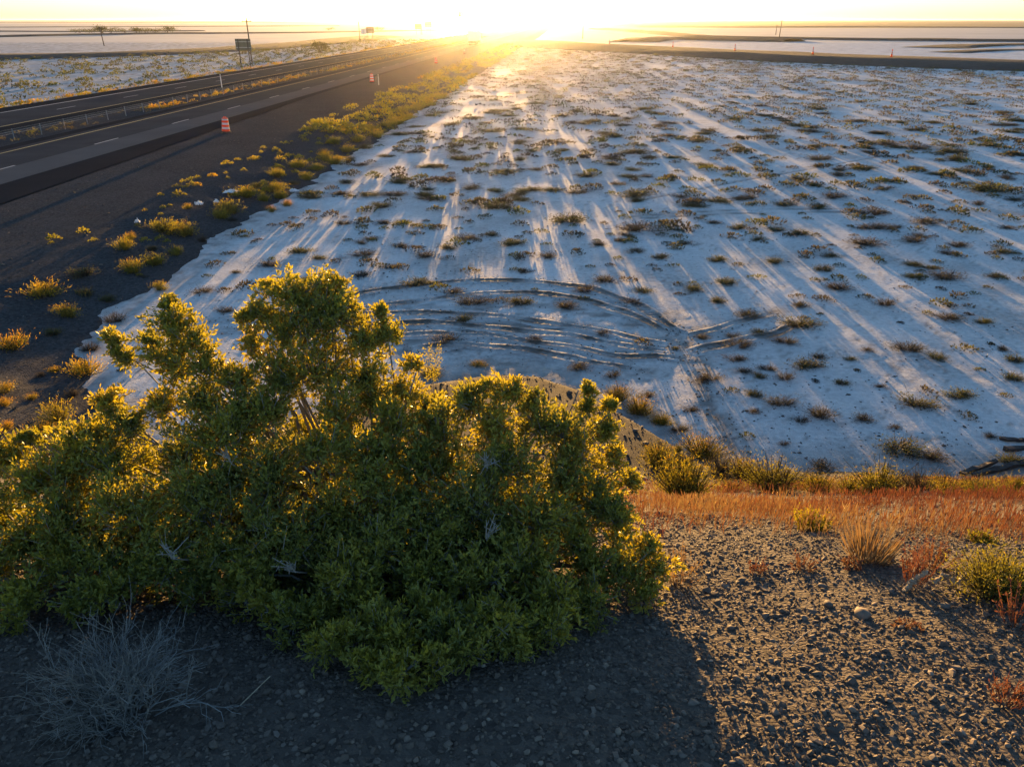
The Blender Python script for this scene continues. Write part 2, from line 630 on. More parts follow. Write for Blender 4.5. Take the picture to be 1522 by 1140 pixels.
rows = [8.0]
while rows[-1] < 330:
    rows.append(rows[-1] + 0.045 + 0.0072 * rows[-1])
rows = np.array(rows)
s = np.linspace(-1, 1, 440)
Yg = np.repeat(rows[:, None], 440, 1)
Xg = (8 + 0.75 * Yg) * s[None] + 0.08 * Yg
TA, TB = ground_lines(TRACKS)
NA, NB = ground_lines(THIN)
near = Yg < 45
dT = np.full(Xg.shape, 9.0)
nr = int(near[:, 0].sum())
wx = Xg[:nr] + 0.35 * vnoise(Xg[:nr] * 1.2, Yg[:nr] * 1.2)
wy = Yg[:nr] + 0.35 * vnoise(Xg[:nr] * 1.2 + 50, Yg[:nr] * 1.2)
dT[:nr] = line_dist(wx, wy, TA, TB)
dN = line_dist(Xg[:nr + 120], Yg[:nr + 120], NA, NB)
fade = 1 - sstep(150, 320, Yg)
Zg = 0.02 + (0.016 * fbm(Xg * 0.22, Yg * 0.16, 3) + 0.011 * fbm(Xg * 1.6, Yg * 1.3, 2)) * (0.3 + 0.7 * fade) + 0.012 * fbm(Xg * 5.3, Yg * 4.1, 2) * (1 - sstep(35, 60, Yg))
rough_n = 0.5 + fbm(Xg * 3.1, Yg * 3.1, 2)
rough_f = np.clip(0.5 + 1.4 * fbm(Xg * 6.3 + 3, Yg * 5.1, 3), 0, 1.4)
rut = np.exp(-(dT / 0.08) ** 2)
rid = np.exp(-((dT - 0.17) / 0.07) ** 2)
mud = np.clip(0.75 * np.exp(-(dT / 0.3) ** 2) * np.clip(0.25 + rough_f, 0.1, 1.0), 0, 1)
area = np.exp(-(((Xg - 0.3) / 5.5) ** 2 + ((Yg - 20.5) / 3.4) ** 2) ** 2)          # churned, damp patch
mud = np.maximum(mud, 0.8 * area * np.clip(0.3 + 1.9 * fbm(Xg * 1.1, Yg * 4.0, 4), 0, 1))
Zg = Zg + area * 0.03 * fbm(Xg * 4, Yg * 4, 2)
mud[:nr + 120] = np.maximum(mud[:nr + 120], 0.75 * np.exp(-(dN / 0.11) ** 2))
Zg[:nr + 120] -= 0.02 * np.exp(-(dN / 0.1) ** 2)
# brownish soil where litter gathers
mud = np.maximum(mud, 0.30 * np.clip(2.2 * fbm(Xg * 0.5 + 9, Yg * 0.4, 4) - 0.45, 0, 1))
mud = np.maximum(mud, 0.6 * np.clip(3.0 * fbm(Xg * 4.5 + 2, Yg * 3.5, 3) - 0.85, 0, 1) * (Yg < 70))
footd = np.interp(Xg, _fx, _fy) + 0.5 - Yg
mud = np.maximum(mud, 0.75 * sstep(-1.3, 0.2, footd) * (0.4 + 0.6 * np.clip(rough_n, 0, 1)))
ug, vg = to_uv(Xg, Yg)
mud = np.maximum(mud, 0.7 * sstep(-1.0, 0.2, fill_edge(vg) - ug) * np.clip(rough_n, 0.2, 1))
Zg[-1] = Zg[0] = -0.2
Zg[:, 0] = Zg[:, -1] = -0.2
tag(link('salt_flat', grid_mesh('salt_flat', Xg, Yg, Zg, M_salt, {'mud': mud})), 'white crusted salt flat dotted with low bushes', kind='structure')

# tyre tracks as ribbons of pressed mud: rut, raised lips and tread marks
from_sheet = lambda x, y: 0.02 + 0.016 * fbm(x * 0.22, y * 0.16, 3) + 0.011 * fbm(x * 1.6, y * 1.3, 2)
TRACK_NAMES = ['outermost curved tyre track', 'second curved tyre track', 'long tyre track through the churned middle', 'long tyre track just below the middle one', 'short inner tyre track', 'innermost tyre track nearest the apron', 'tyre track branching toward the lone bush', 'lower tyre track branching toward the lone bush']
GT = np.random.default_rng(23)
for ti, ln in enumerate(TRACKS[:8]):
    pts = np.array([on_z(*p) for p in ln])
    sl = np.concatenate([[0], np.cumsum(np.linalg.norm(np.diff(pts, axis=0), axis=1))])
    n = int(sl[-1] / 0.055)
    q = np.linspace(0, sl[-1], n)
    cx, cy = np.interp(q, sl, pts[:, 0]), np.interp(q, sl, pts[:, 1])
    kk = np.ones(15) / 15
    cx = np.convolve(np.pad(cx, 7, mode='edge'), kk, 'valid') + 0.22 * vnoise(q * 0.9, 3 * ti + 0.5)
    cy = np.convolve(np.pad(cy, 7, mode='edge'), kk, 'valid') + 0.22 * vnoise(q * 0.9, 3 * ti + 9.5)
    dx, dy = np.gradient(cx), np.gradient(cy)
    L = np.hypot(dx, dy)
    nx, ny = -dy / L, dx / L
    offs = np.array([-0.30, -0.22, -0.17, -0.13, -0.09, -0.04, 0.0, 0.04, 0.09, 0.13, 0.17, 0.22, 0.30])
    hts = np.array([-0.03, 0.003, 0.015, 0.01, -0.01, -0.016, -0.018, -0.016, -0.01, 0.01, 0.015, 0.003, -0.03])
    muds = np.array([0.0, 0.35, 0.75, 0.9, 0.95, 0.8, 0.75, 0.8, 0.95, 0.9, 0.75, 0.35, 0.0])
    O = offs[None] * (1 + 0.7 * vnoise(q * 1.1, 5.0 + ti)[:, None])
    X = cx[:, None] + nx[:, None] * O
    Y = cy[:, None] + ny[:, None] * O
    lump = np.clip(0.4 + 2.4 * fbm(X * 9 + 11, Y * 9, 2), 0, 1.9)
    ends = np.clip(np.minimum(q, sl[-1] - q) / 0.8, 0, 1)[:, None]
    tread = 0.008 * np.sign(np.sin(q * 2 * np.pi / 0.22))[:, None] * (np.abs(offs) < 0.1)
    Z = from_sheet(X, Y) + 0.012 + ends * (hts[None] * np.where(hts[None] > 0, lump, 1) + 0.028 * (np.abs(offs) < 0.25)[None] + tread) - 0.03 * (1 - ends)
    mu = np.clip(muds[None] * (0.4 + 0.8 * np.clip(0.5 + 1.3 * fbm(X * 1.4, Y * 1.8, 3), 0, 1)) * ends, 0, 1)
    tag(link('tyre_track', grid_mesh('tyre_track', X, Y, Z, M_salt, {'mud': mu})), TRACK_NAMES[ti] + ' pressed into the salt', kind='structure')

# dark fill that carries the highway
vrows = [8.0]
while vrows[-1] < 6000:
    vrows.append(vrows[-1] + 0.10 + 0.012 * vrows[-1])
vrows = np.array([-40.0, -10, 0, 4] + vrows)
ucols = np.concatenate([np.linspace(-5, -24, 80), np.linspace(-24.6, -60, 30)])
Vg, Ug = np.meshgrid(vrows, ucols, indexing='ij')
Zf = fill_z(Ug, Vg)
Zf = Zf + 0.012 * fbm(Ug * 3, Vg * 3, 2) * (Ug > -24.5)
Xf, Yf = road_xy(Ug, Vg)
tag(link('road_fill', grid_mesh('road_fill', Xf[:, ::-1], Yf[:, ::-1], Zf[:, ::-1], M_dirt)), 'dark gravel fill along the highway', kind='structure')


def strip(name, u0, u1, v0, v1, z, mat, parent=None, n=60):
    """a sheet along the road; u0, u1 may be functions of v"""
    vs = np.linspace(0, 1, n) ** 2 * (v1 - v0) + v0 if n > 2 else np.array([v0, v1])
    a = u0(vs) if callable(u0) else np.full(len(vs), u0)
    b = u1(vs) if callable(u1) else np.full(len(vs), u1)
    U = np.stack([a, b], 1)
    Vv = np.stack([vs, vs], 1)
    X, Y = road_xy(U, Vv)
    return link(name, grid_mesh(name, X, Y, np.full(X.shape, z), mat, smooth=False), parent)


ZR = 0.60
road1 = tag(strip('road', -34.9, -27.7, -20, 6000, ZR, M_asph), 'highway lanes nearest the dark gravel shoulder', kind='structure')
strip('pale_lane', -30.45, -27.75, -20, 6000, ZR + 0.004, M_asph_old, road1)
strip('dark_shoulder', lambda v: -27.72 + 0 * v, lambda v: np.interp(v, [-20, 33, 90, 160, 6000], [-23.2, -24.8, -26.9, -27.0, -27.0]) + 0.08 * vnoise(v * 0.3, 2), -20, 6000, ZR - 0.006, M_asph_new, road1)
strip('dark_shoulder', -36.0, -34.85, -20, 6000, ZR - 0.006, M_asph_new, road1)
strip('edge_line', -34.25, -34.12, -20, 1500, ZR + 0.008, M_yellow_paint, road1)
d0 = strip('lane_dash', -30.62, -30.48, 0, 3.0, ZR + 0.008, M_paint, road1, 2)
for k in range(40):
    o = d0 if k == 0 else d0.copy()
    if k:
        COL.objects.link(o)
    vv = 39.9 - 11.3 * 1 + 11.15 * k
    x, y = road_xy(0, vv)
    o.location = (x, y, 0)
road2 = tag(strip('road', -50.9, -41.6, -20, 6000, ZR, M_asph), 'far highway lanes beyond the median', kind='structure')
strip('dark_shoulder', -42.6, -41.0, -20, 6000, ZR + 0.004, M_asph_new, road2)
strip('dark_shoulder', -51.6, -49.4, -20, 6000, ZR + 0.004, M_asph_new, road2)
strip('edge_line', -49.35, -49.12, -20, 1500, ZR + 0.009, M_paint, road2)
strip('edge_line', -42.85, -42.72, -20, 1500, ZR + 0.009, M_yellow_paint, road2)
d1 = strip('lane_dash', -46.05, -45.92, 0, 3.0, ZR + 0.008, M_paint, road2, 2)
for k in range(32):
    o = d1 if k == 0 else d1.copy()
    if k:
        COL.objects.link(o)
    x, y = road_xy(0, 60 + 11.9 * k)
    o.location = (x, y, 0)

# gravel bank
bx = np.concatenate([np.linspace(-14, -3.2, 48), np.linspace(-3.1, 4.2, 120), np.linspace(4.3, 17, 56)])
by = np.concatenate([np.linspace(-6, 0.7, 16), np.linspace(0.75, 5.0, 95), np.linspace(5.1, 19.5, 130)])
BX, BY = np.meshgrid(bx, by)
BZ = bank_z(BX, BY)
bank = tag(link('gravel_bank', grid_mesh('gravel_bank', BX, BY, BZ, M_gravel, {'mud': 0.88 * sstep(8.0, 11.5, BY + 1.5 * vnoise(BX * 0.6, BY * 0.6))})), 'gravel covered embankment falling away to the salt flat', kind='structure')


def dike(name, pts, width, height, mat, label, wob=0.2):
    """low bank of earth along a ground polyline"""
    pts = np.array(pts, float)
    seg = np.linalg.norm(np.diff(pts, axis=0), axis=1)
    t = np.concatenate([[0], np.cumsum(seg)])
    n = max(24, min(240, int(t[-1] / max(width * 0.4, 1.0))))
    tt = np.linspace(0, t[-1], n)
    cx = np.interp(tt, t, pts[:, 0])
    cy = np.interp(tt, t, pts[:, 1])
    dx, dy = np.gradient(cx), np.gradient(cy)
    L = np.hypot(dx, dy)
    nx, ny = -dy / L, dx / L
    prof = [(-0.5, -0.3), (-0.42, 0.1), (-0.25, 0.9), (0, 1.0), (0.25, 0.9), (0.42, 0.1), (0.5, -0.3)]
    X, Y, Z = [], [], []
    for k, (o, h) in enumerate(prof):
        ww = width * (o + wob * 0.35 * fbm(tt / width * 0.7 + k, tt * 0 + 3 * k, 2))
        X.append(cx + nx * ww)
        Y.append(cy + ny * ww)
        Z.append(height * h * (1 + 0.6 * fbm(tt / width + 7 * k, tt * 0 + k, 2) * (h > 0.5)))
    return tag(link(name, grid_mesh(name, np.array(X).T, np.array(Y).T, np.array(Z).T, mat)), label, kind='structure')


def px_line(*ps):
    return [on_z(a, b) for a, b in ps]


# ramp bank on the right, dirt dikes and scrub plains toward the horizon
ramp_pts = [(-6, 330), (12, 286), (45, 232), (64, 190), (82, 168), (105, 150), (140, 128), (190, 105)]
dike('dirt_ramp', ramp_pts, 38, 1.1, M_band, 'dark gravel ramp bank crossing beyond the bushes', 0.1)
dike('dirt_dike', px_line((-260, 90), (0, 87), (180, 82), (350, 74), (450, 66), (520, 59), (560, 55)), 30, 0.6, M_band, 'dark earth dike beyond the far salt flat')
dike('dirt_dike', px_line((-300, 57), (0, 55), (100, 52.5), (240, 50.5), (330, 50)), 26, 0.7, M_band, 'dark dike line below the row of trees')
dike('dirt_dike', px_line((270, 50.5), (420, 49.5), (540, 47.5), (640, 45.5)), 24, 0.5, M_band, 'dike line running toward the sun glare')
dike('dirt_dike', px_line((-300, 42), (0, 41.2), (250, 40.2), (500, 39.2)), 36, 0.6, M_band, 'thin dark dike far across the pale plain')
dike('dirt_dike', px_line((-300, 47.5), (0, 47.2), (140, 47.8), (300, 46.5)), 20, 0.5, M_band, 'thin dike behind the row of trees')
dike('dirt_dike', px_line((1800, 63), (1522, 61.5), (1280, 59.5), (1120, 57), (1040, 54.5), (960, 48), (890, 43.5)), 26, 0.7, M_band, 'dark dike beyond the traffic cones')
dike('dirt_dike', px_line((940, 62.5), (980, 58), (1080, 60), (1180, 62)), 22, 0.9, M_band, 'grey rubble bank in front of the pale pond')
dike('dirt_dike', px_line((1800, 43.5), (1522, 42), (1280, 40.5), (1100, 41), (960, 39.5)), 60, 0.8, M_band, 'far dark dike under the horizon')
dike('mud_bar', px_line((1390, 72), (1450, 68), (1540, 66)), 26, 0.25, M_band, 'dark mud bar in the shallow pond', 0.6)
dike('mud_bar', px_line((1410, 79), (1480, 75), (1560, 74)), 14, 0.2, M_band, 'narrow mud bar beside the ramp bank', 0.6)


def plain(name, x0, x1, y0, y1, z, mat, label):
    return tag(link(name, make_mesh(name, [(x0, y0, z), (x1, y0, z), (x1, y1, z), (x0, y1, z)], [(0, 1, 2, 3)], mat)), label, kind='structure')


plain('scrub_plain', 150, 12000, 930, 6000, -0.07, M_scrub, 'grey scrub plain under the horizon')
plain('scrub_plain', -9000, -700, 2600, 3800, -0.07, M_scrub, 'grey scrub band across the plain by the poles')
plain('scrub_plain', -30000, 30000, 9000, 38000, -0.07, M_scrub, 'dim grey land at the horizon')

# ================================================================== GRAVEL
_t = (1 + 5 ** 0.5) / 2
ICO_V = norm(np.array([(-1, _t, 0), (1, _t, 0), (-1, -_t, 0), (1, -_t, 0), (0, -1, _t), (0, 1, _t), (0, -1, -_t), (0, 1, -_t), (_t, 0, -1), (_t, 0, 1), (-_t, 0, -1), (-_t, 0, 1)], float))
ICO_F = np.array([(0, 11, 5), (0, 5, 1), (0, 1, 7), (0, 7, 10), (0, 10, 11), (1, 5, 9), (5, 11, 4), (11, 10, 2), (10, 7, 6), (7, 1, 8), (3, 9, 4), (3, 4, 2), (3, 2, 6), (3, 6, 8), (3, 8, 9), (4, 9, 5), (2, 4, 11), (6, 2, 10), (8, 6, 7), (9, 8, 1)])


OCT_V = np.array([(1, 0, 0), (-1, 0, 0), (0, 1, 0), (0, -1, 0), (0, 0, 1), (0, 0, -1)], float)
OCT_F = np.array([(0, 2, 4), (2, 1, 4), (1, 3, 4), (3, 0, 4), (2, 0, 5), (1, 2, 5), (3, 1, 5), (0, 3, 5)])


def crumbs(P, S, g, flat=0.7, jit=0.22):
    """jittered eight-sided chips"""
    n = len(P)
    V = (OCT_V[None] + g.normal(0, jit, (n, 6, 3))) * np.stack([g.uniform(0.8, 1.4, n), g.uniform(0.7, 1.1, n), g.uniform(flat * 0.7, flat * 1.3, n)], 1)[:, None]
    a = g.uniform(0, 2 * np.pi, n)
    ca, sa = np.cos(a)[:, None], np.sin(a)[:, None]
    x, y, z = V[..., 0], V[..., 1], V[..., 2]
    V = np.stack([x * ca - y * sa, x * sa + y * ca, z], -1) * S[:, None, None] + P[:, None]
    return V.reshape(-1, 3), (np.arange(n)[:, None, None] * 6 + OCT_F[None]).reshape(-1, 3)


def rocks(P, S, g, flat=0.6, jit=0.22):
    """jittered icosahedra at P (N,3) of radius S (N,)"""
    n = len(P)
    V = ICO_V[None] * (1 + g.normal(0, jit, (n, 12, 1)))
    sc = np.stack([g.uniform(0.8, 1.35, n), g.uniform(0.7, 1.1, n), g.uniform(flat * 0.7, flat * 1.3, n)], 1)
    V = V * sc[:, None]
    a = g.uniform(0, 2 * np.pi, n)
    b = g.normal(0, 0.35, n)
    ca, sa, cb, sb = np.cos(a), np.sin(a), np.cos(b), np.sin(b)
    x, y, z = V[..., 0], V[..., 1], V[..., 2]
    y, z = y * cb[:, None] - z * sb[:, None], y * sb[:, None] + z * cb[:, None]
    x, y = x * ca[:, None] - y * sa[:, None], x * sa[:, None] + y * ca[:, None]
    V = np.stack([x, y, z], -1) * S[:, None, None] + P[:, None]
    F = (np.arange(n)[:, None, None] * 12 + ICO_F[None]).reshape(-1, 3)
    return V.reshape(-1, 3), F


def gravel_points(n, x0, x1, y0, y1, g, ypow=1.0):
    x = g.uniform(x0, x1, n)
    y = y0 + (y1 - y0) * g.uniform(0, 1, n) ** ypow
    return x, y


G = np.random.default_rng(11)
xs, ys = gravel_points(88000, -2.3, 3.9, 0.75, 4.3, G, 1.15)
keep = np.abs(xs) < 0.62 + 0.85 * ys
behind = (xs < 0.3) & (ys > 2.5)
keep &= ~(behind & (G.random(len(xs)) < 0.92))
patch = 0.55 + 0.9 * vnoise(xs * 2.3, ys * 2.3)
keep &= G.random(len(xs)) < np.clip(patch + 0.35, 0.25, 1)
xs, ys = xs[keep], ys[keep]
sz = np.clip(G.lognormal(-5.25, 0.42, len(xs)), 0.0028, 0.017)
zs = bank_z(xs, ys) + sz * G.uniform(-0.05, 0.35, len(xs))
g1 = Geo()
big = sz > 0.0074
PP = np.stack([xs, ys, zs], 1)
V, F = rocks(PP[big], sz[big], G, 0.6)
g1.add(V, F, np.repeat(np.clip(G.normal(0.28, 0.17, big.sum()), 0, 0.62), 12))
V, F = crumbs(PP[~big], sz[~big] * 1.15, G, 0.7)
g1.add(V, F, np.repeat(np.clip(G.normal(0.3, 0.18, (~big).sum()), 0, 0.65), 6))
# coarser, sparser stones down the slope and over the apron
xs, ys = gravel_points(14000, -7, 11, 4.0, 17.6, G, 1.0)
sz = np.clip(G.lognormal(-4.3, 0.5, len(xs)), 0.006, 0.06)
zz = bank_z(xs, ys)
k = zz > 0.05
V, F = rocks(np.stack([xs, ys, zz + sz * 0.2], 1)[k], sz[k], G, 0.6)
g1.add(V, F, np.repeat(np.clip(G.normal(0.25, 0.17, k.sum()), 0, 0.6), 12))
gr = link('gravel', g1.mesh('gravel', M_stone), bank)
gr['kind'] = 'stuff'

# the largest stones, one by one
stone_meshes = []
for k in range(9):
    V, F = rocks(np.zeros((1, 3)), np.ones(1), np.random.default_rng(200 + k), 0.58, 0.13)
    tri = [tuple(f) for f in F]
    import bmesh
    bm = bmesh.new()
    vv = [bm.verts.new(p) for p in V]
    for f in tri:
        bm.faces.new([vv[i] for i in f])
    bmesh.ops.subdivide_edges(bm, edges=bm.edges[:], cuts=1, use_grid_fill=True, smooth=0.25)
    m_ = bpy.data.meshes.new('stone')
    bm.to_mesh(m_)
    bm.free()
    m_.polygons.foreach_set('use_smooth', np.full(len(m_.polygons), k % 3 != 0))
    a = m_.attributes.new('tint', 'FLOAT', 'POINT')
    a.data.foreach_set('value', np.full(len(m_.vertices), 0.18 + 0.03 * k, dtype=np.float32))
    m_.materials.append(M_stone)
    stone_meshes.append(m_)
STONES = [(975, 1055, 14), (1230, 900, 22), (1222, 872, 16), (1050, 880, 18), (1404, 902, 22), (1280, 915, 26), (1215, 1003, 16), (1155, 1045, 12), (1300, 1060, 16), (800, 1100, 16), (690, 1085, 18), (720, 1062, 12), (1200, 768, 26), (1250, 780, 18), (1440, 750, 16), (1380, 735, 14), (855, 1120, 12), (1090, 1120, 14), (560, 1135, 14), (365, 1063, 14), (30, 1070, 14), (25, 900, 14), (60, 960, 16), (1085, 935, 14), (1325, 880, 12), (980, 815, 14), (1350, 1090, 14), (1432, 1010, 12), (940, 1010, 12), (1095, 1010, 16), (900, 990, 12), (1195, 920, 16), (960, 660, 12), (935, 725, 12), (957, 712, 16)]
G2 = np.random.default_rng(31)
for k in range(260):
    if k < len(STONES):
        px, py, w = STONES[k]
    else:
        px, py = G2.uniform(420, 1522), G2.uniform(830, 1138)
        w = G2.uniform(8, 14) * (0.6 + 0.5 * (py - 800) / 340)
        if py < 1045 - 0.35 * abs(px - 560) and px < 1000:
            px += 480
    x, y, z = on_bank(px, py)
    dist = math.sqrt(x * x + y * y + (CAM_H - z) ** 2)
    o = link('stone', stone_meshes[k % 9], bank)
    r = 0.40 * w * dist / FPX
    o.location = (x, y, z + 0.15 * r)
    o.scale = (r, r, r)
    o.rotation_euler = (G2.normal(0, 0.2), G2.normal(0, 0.2), G2.uniform(0, 6.28))

# ================================================================== PLANT BUILDERS
def bush_mesh(name, seed, mat, n_clump=14, n_leaf=700, height=0.42, leaf=(0.10, 0.022), tint=(0.55, 0.25), dead=0.25, up=0.9, stems=True):
    """a low uneven mound of leafy shoots, radius about 0.5"""
    g = np.random.default_rng(seed)
    geo = Geo()
    per = max(4, n_leaf // n_clump)
    lob = g.uniform(0, 6.28)
    for c in range(n_clump):
        a = g.uniform(0, 6.28)
        r = 0.42 * math.sqrt(g.uniform(0, 1)) * (0.8 + 0.2 * math.cos(2 * (a - lob)))
        hc = height * (1 - 1.1 * r) * g.uniform(0.55, 1.05)
        base = np.array((r * math.cos(a) * 0.45, r * math.sin(a) * 0.45, 0.0))
        top = np.array((r * math.cos(a), r * math.sin(a), max(hc, 0.08)))
        isdead = g.random() < dead
        rad = g.uniform(0.09, 0.17)
        t = g.uniform(0.15, 1.0, per) ** 0.7
        cen = base + (top - base) * t[:, None] + g.normal(0, 1, (per, 3)) * rad * (0.35 + 0.65 * t[:, None]) * np.array((1, 1, 0.55))
        cen[:, 2] = np.abs(cen[:, 2])
        out = cen * np.array((1, 1, 0)) * 1.2
        d = norm(out + np.array((0, 0, up * 0.5)) + g.normal(0, 0.38 if n_leaf < 2000 else 0.6, (per, 3)))
        L = leaf[0] * g.uniform(0.6, 1.3, per)
        W = leaf[1] * g.uniform(0.7, 1.3, per) * (0.5 if isdead else 1.0)
        V, F = leaf_geo(cen, d, L, W, g)
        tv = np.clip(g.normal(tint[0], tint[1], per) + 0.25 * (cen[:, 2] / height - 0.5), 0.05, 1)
        if isdead:
            tv = tv * 0.3
        geo.add(V, F, np.repeat(tv, 4))
        if stems:
            k = 5
            e = top + g.normal(0, 1, (k, 3)) * rad * np.array((1, 1, 0.6))
            e[:, 2] = np.abs(e[:, 2]) + 0.02
            V, F = seg_geo(np.repeat(base[None], k, 0), e, 0.006, 0.003)
            geo.add(V, F, 0.12)
    return geo.mesh(name, mat)


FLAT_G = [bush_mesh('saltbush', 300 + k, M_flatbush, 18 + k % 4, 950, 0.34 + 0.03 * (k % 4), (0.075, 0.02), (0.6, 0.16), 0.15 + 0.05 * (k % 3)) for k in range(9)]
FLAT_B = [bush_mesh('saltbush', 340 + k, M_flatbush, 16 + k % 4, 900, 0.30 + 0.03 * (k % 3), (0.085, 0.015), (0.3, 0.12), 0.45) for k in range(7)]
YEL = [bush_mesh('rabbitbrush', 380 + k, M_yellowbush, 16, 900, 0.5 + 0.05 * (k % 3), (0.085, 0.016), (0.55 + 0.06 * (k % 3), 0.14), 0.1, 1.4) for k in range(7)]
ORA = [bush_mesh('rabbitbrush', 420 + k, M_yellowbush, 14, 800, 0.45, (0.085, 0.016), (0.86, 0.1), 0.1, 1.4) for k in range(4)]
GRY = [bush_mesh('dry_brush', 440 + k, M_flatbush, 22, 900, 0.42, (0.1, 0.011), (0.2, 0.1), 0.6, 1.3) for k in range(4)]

NYEL = [bush_mesh('rabbitbrush', 460 + k, M_yellowbush, 40, 3400, 0.5, (0.045, 0.008), (0.42 + 0.05 * k, 0.16), 0.12, 0.9) for k in range(4)]
NORA = [bush_mesh('rabbitbrush', 470 + k, M_yellowbush, 34, 2800, 0.46, (0.05, 0.008), (0.7, 0.16), 0.15, 0.9) for k in range(2)]
NGRY = [bush_mesh('dry_brush', 480 + k, M_flatbush, 36, 2400, 0.42, (0.06, 0.006), (0.2, 0.1), 0.6, 0.9) for k in range(2)]
DEPTHOF = lambda x, y, z: y * CP + (CAM_H - z) * SP


def put_bush(px, py, w, meshes, i, name, label, cat, group, z=None, bankside=False, tall=1.0, g=rng):
    """a bush whose foot stands at a pixel and that is w pixels wide there"""
    if bankside:
        x, y, zz = on_bank(px, py)
    else:
        zz = 0.02 if z is None else z
        x, y = on_z(px, py, zz)
        if z is not None:
            u, v = to_uv(x, y)
            zz = max(float(fill_z(np.array(u), np.array(v))), 0.0)
            x, y = on_z(px, py, zz)
    s_ = w * DEPTHOF(x, y, zz) / FPX / 0.82
    o = link(name, meshes[i % len(meshes)])
    o.location = (x, y, zz - 0.01)
    hs = s_ * tall
    o.scale = (s_, s_ * g.uniform(0.75, 1.0), min(hs, 0.55 + 0.35 * hs) * (1.0 if bankside or z is not None else 0.6))
    o.rotation_euler = (0, 0, g.uniform(-0.35, 0.35) + (math.pi if g.random() < 0.5 else 0))
    tag(o, label, cat, group)
    return o


# ------------------------------------------------------------------ bushes on the salt flat seen one by one
FB = """1202,546,55,g 1362,602,62,g 1350,520,48,m 1392,533,32,g 1427,590,48,g 1509,537,32,g 1509,564,34,g 1092,536,38,m 1055,564,44,b 1141,550,30,b
1110,554,32,b 1131,561,26,g 1168,564,34,m 1264,535,20,g 1251,571,27,g 1123,588,30,g 1160,602,48,m 1223,618,52,b 1121,613,24,b 1192,627,28,b 1286,625,36,b 1311,576,22,b
1329,637,22,b 1339,670,74,g 1390,681,46,b 1223,698,48,b 1166,661,20,b 1474,650,26,m 1505,688,46,m 1098,516,45,b 1168,510,36,b 1219,532,30,b 1290,522,22,b
687,238,42,g 773,239,25,g 835,225,24,g 871,263,35,g 945,229,52,g 912,246,30,g 567,308,38,m 740,310,52,g 845,329,66,y 953,342,76,b 943,292,60,m 948,300,26,g
763,364,45,g 633,381,38,b 541,379,42,m 536,410,36,m 620,423,45,g 774,452,46,g 700,452,50,b 845,457,42,m 676,436,35,b 871,434,36,b 901,419,42,m 592,367,28,b
689,356,42,b 587,291,38,m 888,365,28,b 815,382,32,b 689,478,32,m 899,498,30,b 981,384,30,m 658,508,45,b 510,334,24,b 568,333,30,b 1318,216,46,b 1360,221,52,b
1418,227,50,m 1422,239,42,g 1473,284,80,g 1219,238,42,b 1249,254,28,b 1213,309,36,g 1237,293,48,m 1098,340,30,g 1189,349,34,g 1295,319,52,b 1298,340,46,b 1291,364,66,b
1377,332,52,b 1360,360,46,m 1422,366,38,m 1151,391,27,g 1067,388,30,g 1223,402,34,g 1249,430,52,b 1405,413,62,m 1317,454,36,b 1408,474,48,m 1185,484,62,y 1069,450,30,g
1079,422,38,g 1463,480,27,g 1190,456,34,m 302,434,36,m 402,396,40,b 447,376,40,m 332,464,32,m 474,385,24,m 352,406,20,b 860,548,36,b 912,560,30,b 792,506,30,b
1025,610,30,b 960,590,30,b 1010,640,34,b 1046,503,26,b 1110,470,42,b 1125,496,28,g 770,575,1,x"""
FLAT_LABEL = {
    (1339, 670): 'long dark green saltbush near the timber debris at the foot of the bank',
    (1185, 484): 'large yellow-brown bush where the curved tyre tracks end on the salt',
    (1362, 602): 'round grey-green saltbush alone on clean salt above the long dark green one',
    (1473, 284): 'long dark green saltbush at the edge of the picture, far out on the salt',
    (1223, 698): 'brown saltbush with yellow tips just beyond the shrubs at the bank foot',
    (1202, 546): 'wide flat saltbush with green top below the end of the tyre tracks',
    (1223, 618): 'dark brown ragged saltbush, end of a trailing pair on the salt',
    (1160, 602): 'green-brown half of a trailing pair of saltbushes on the salt',
    (845, 329): 'wide yellow and brown bush mid flat in line with the shrub',
    (953, 342): 'very wide brown bush clump in the middle of the salt flat',
    (740, 310): 'wide green saltbush straight above the centre of the tyre tracks',
    (774, 452): 'green tufted saltbush standing inside the curved tyre tracks',
    (700, 452): 'brown saltbush in the churned mud between two tyre tracks',
    (845, 457): 'green-brown saltbush on the inner side of the outer tyre track',
    (945, 229): 'wide low green saltbush far out above the streaked salt',
    (687, 238): 'wide green saltbush far out near the roadside shrubs',
    (402, 396): 'grey brushy saltbush on the salt beside the dark road fill',
    (1291, 364): 'dark brown dense bush, lowest of the brown cluster on the salt',
    (1405, 413): 'long green and brown saltbush below the brown cluster',
    (1505, 688): 'green-brown bush over the fallen timbers',
}
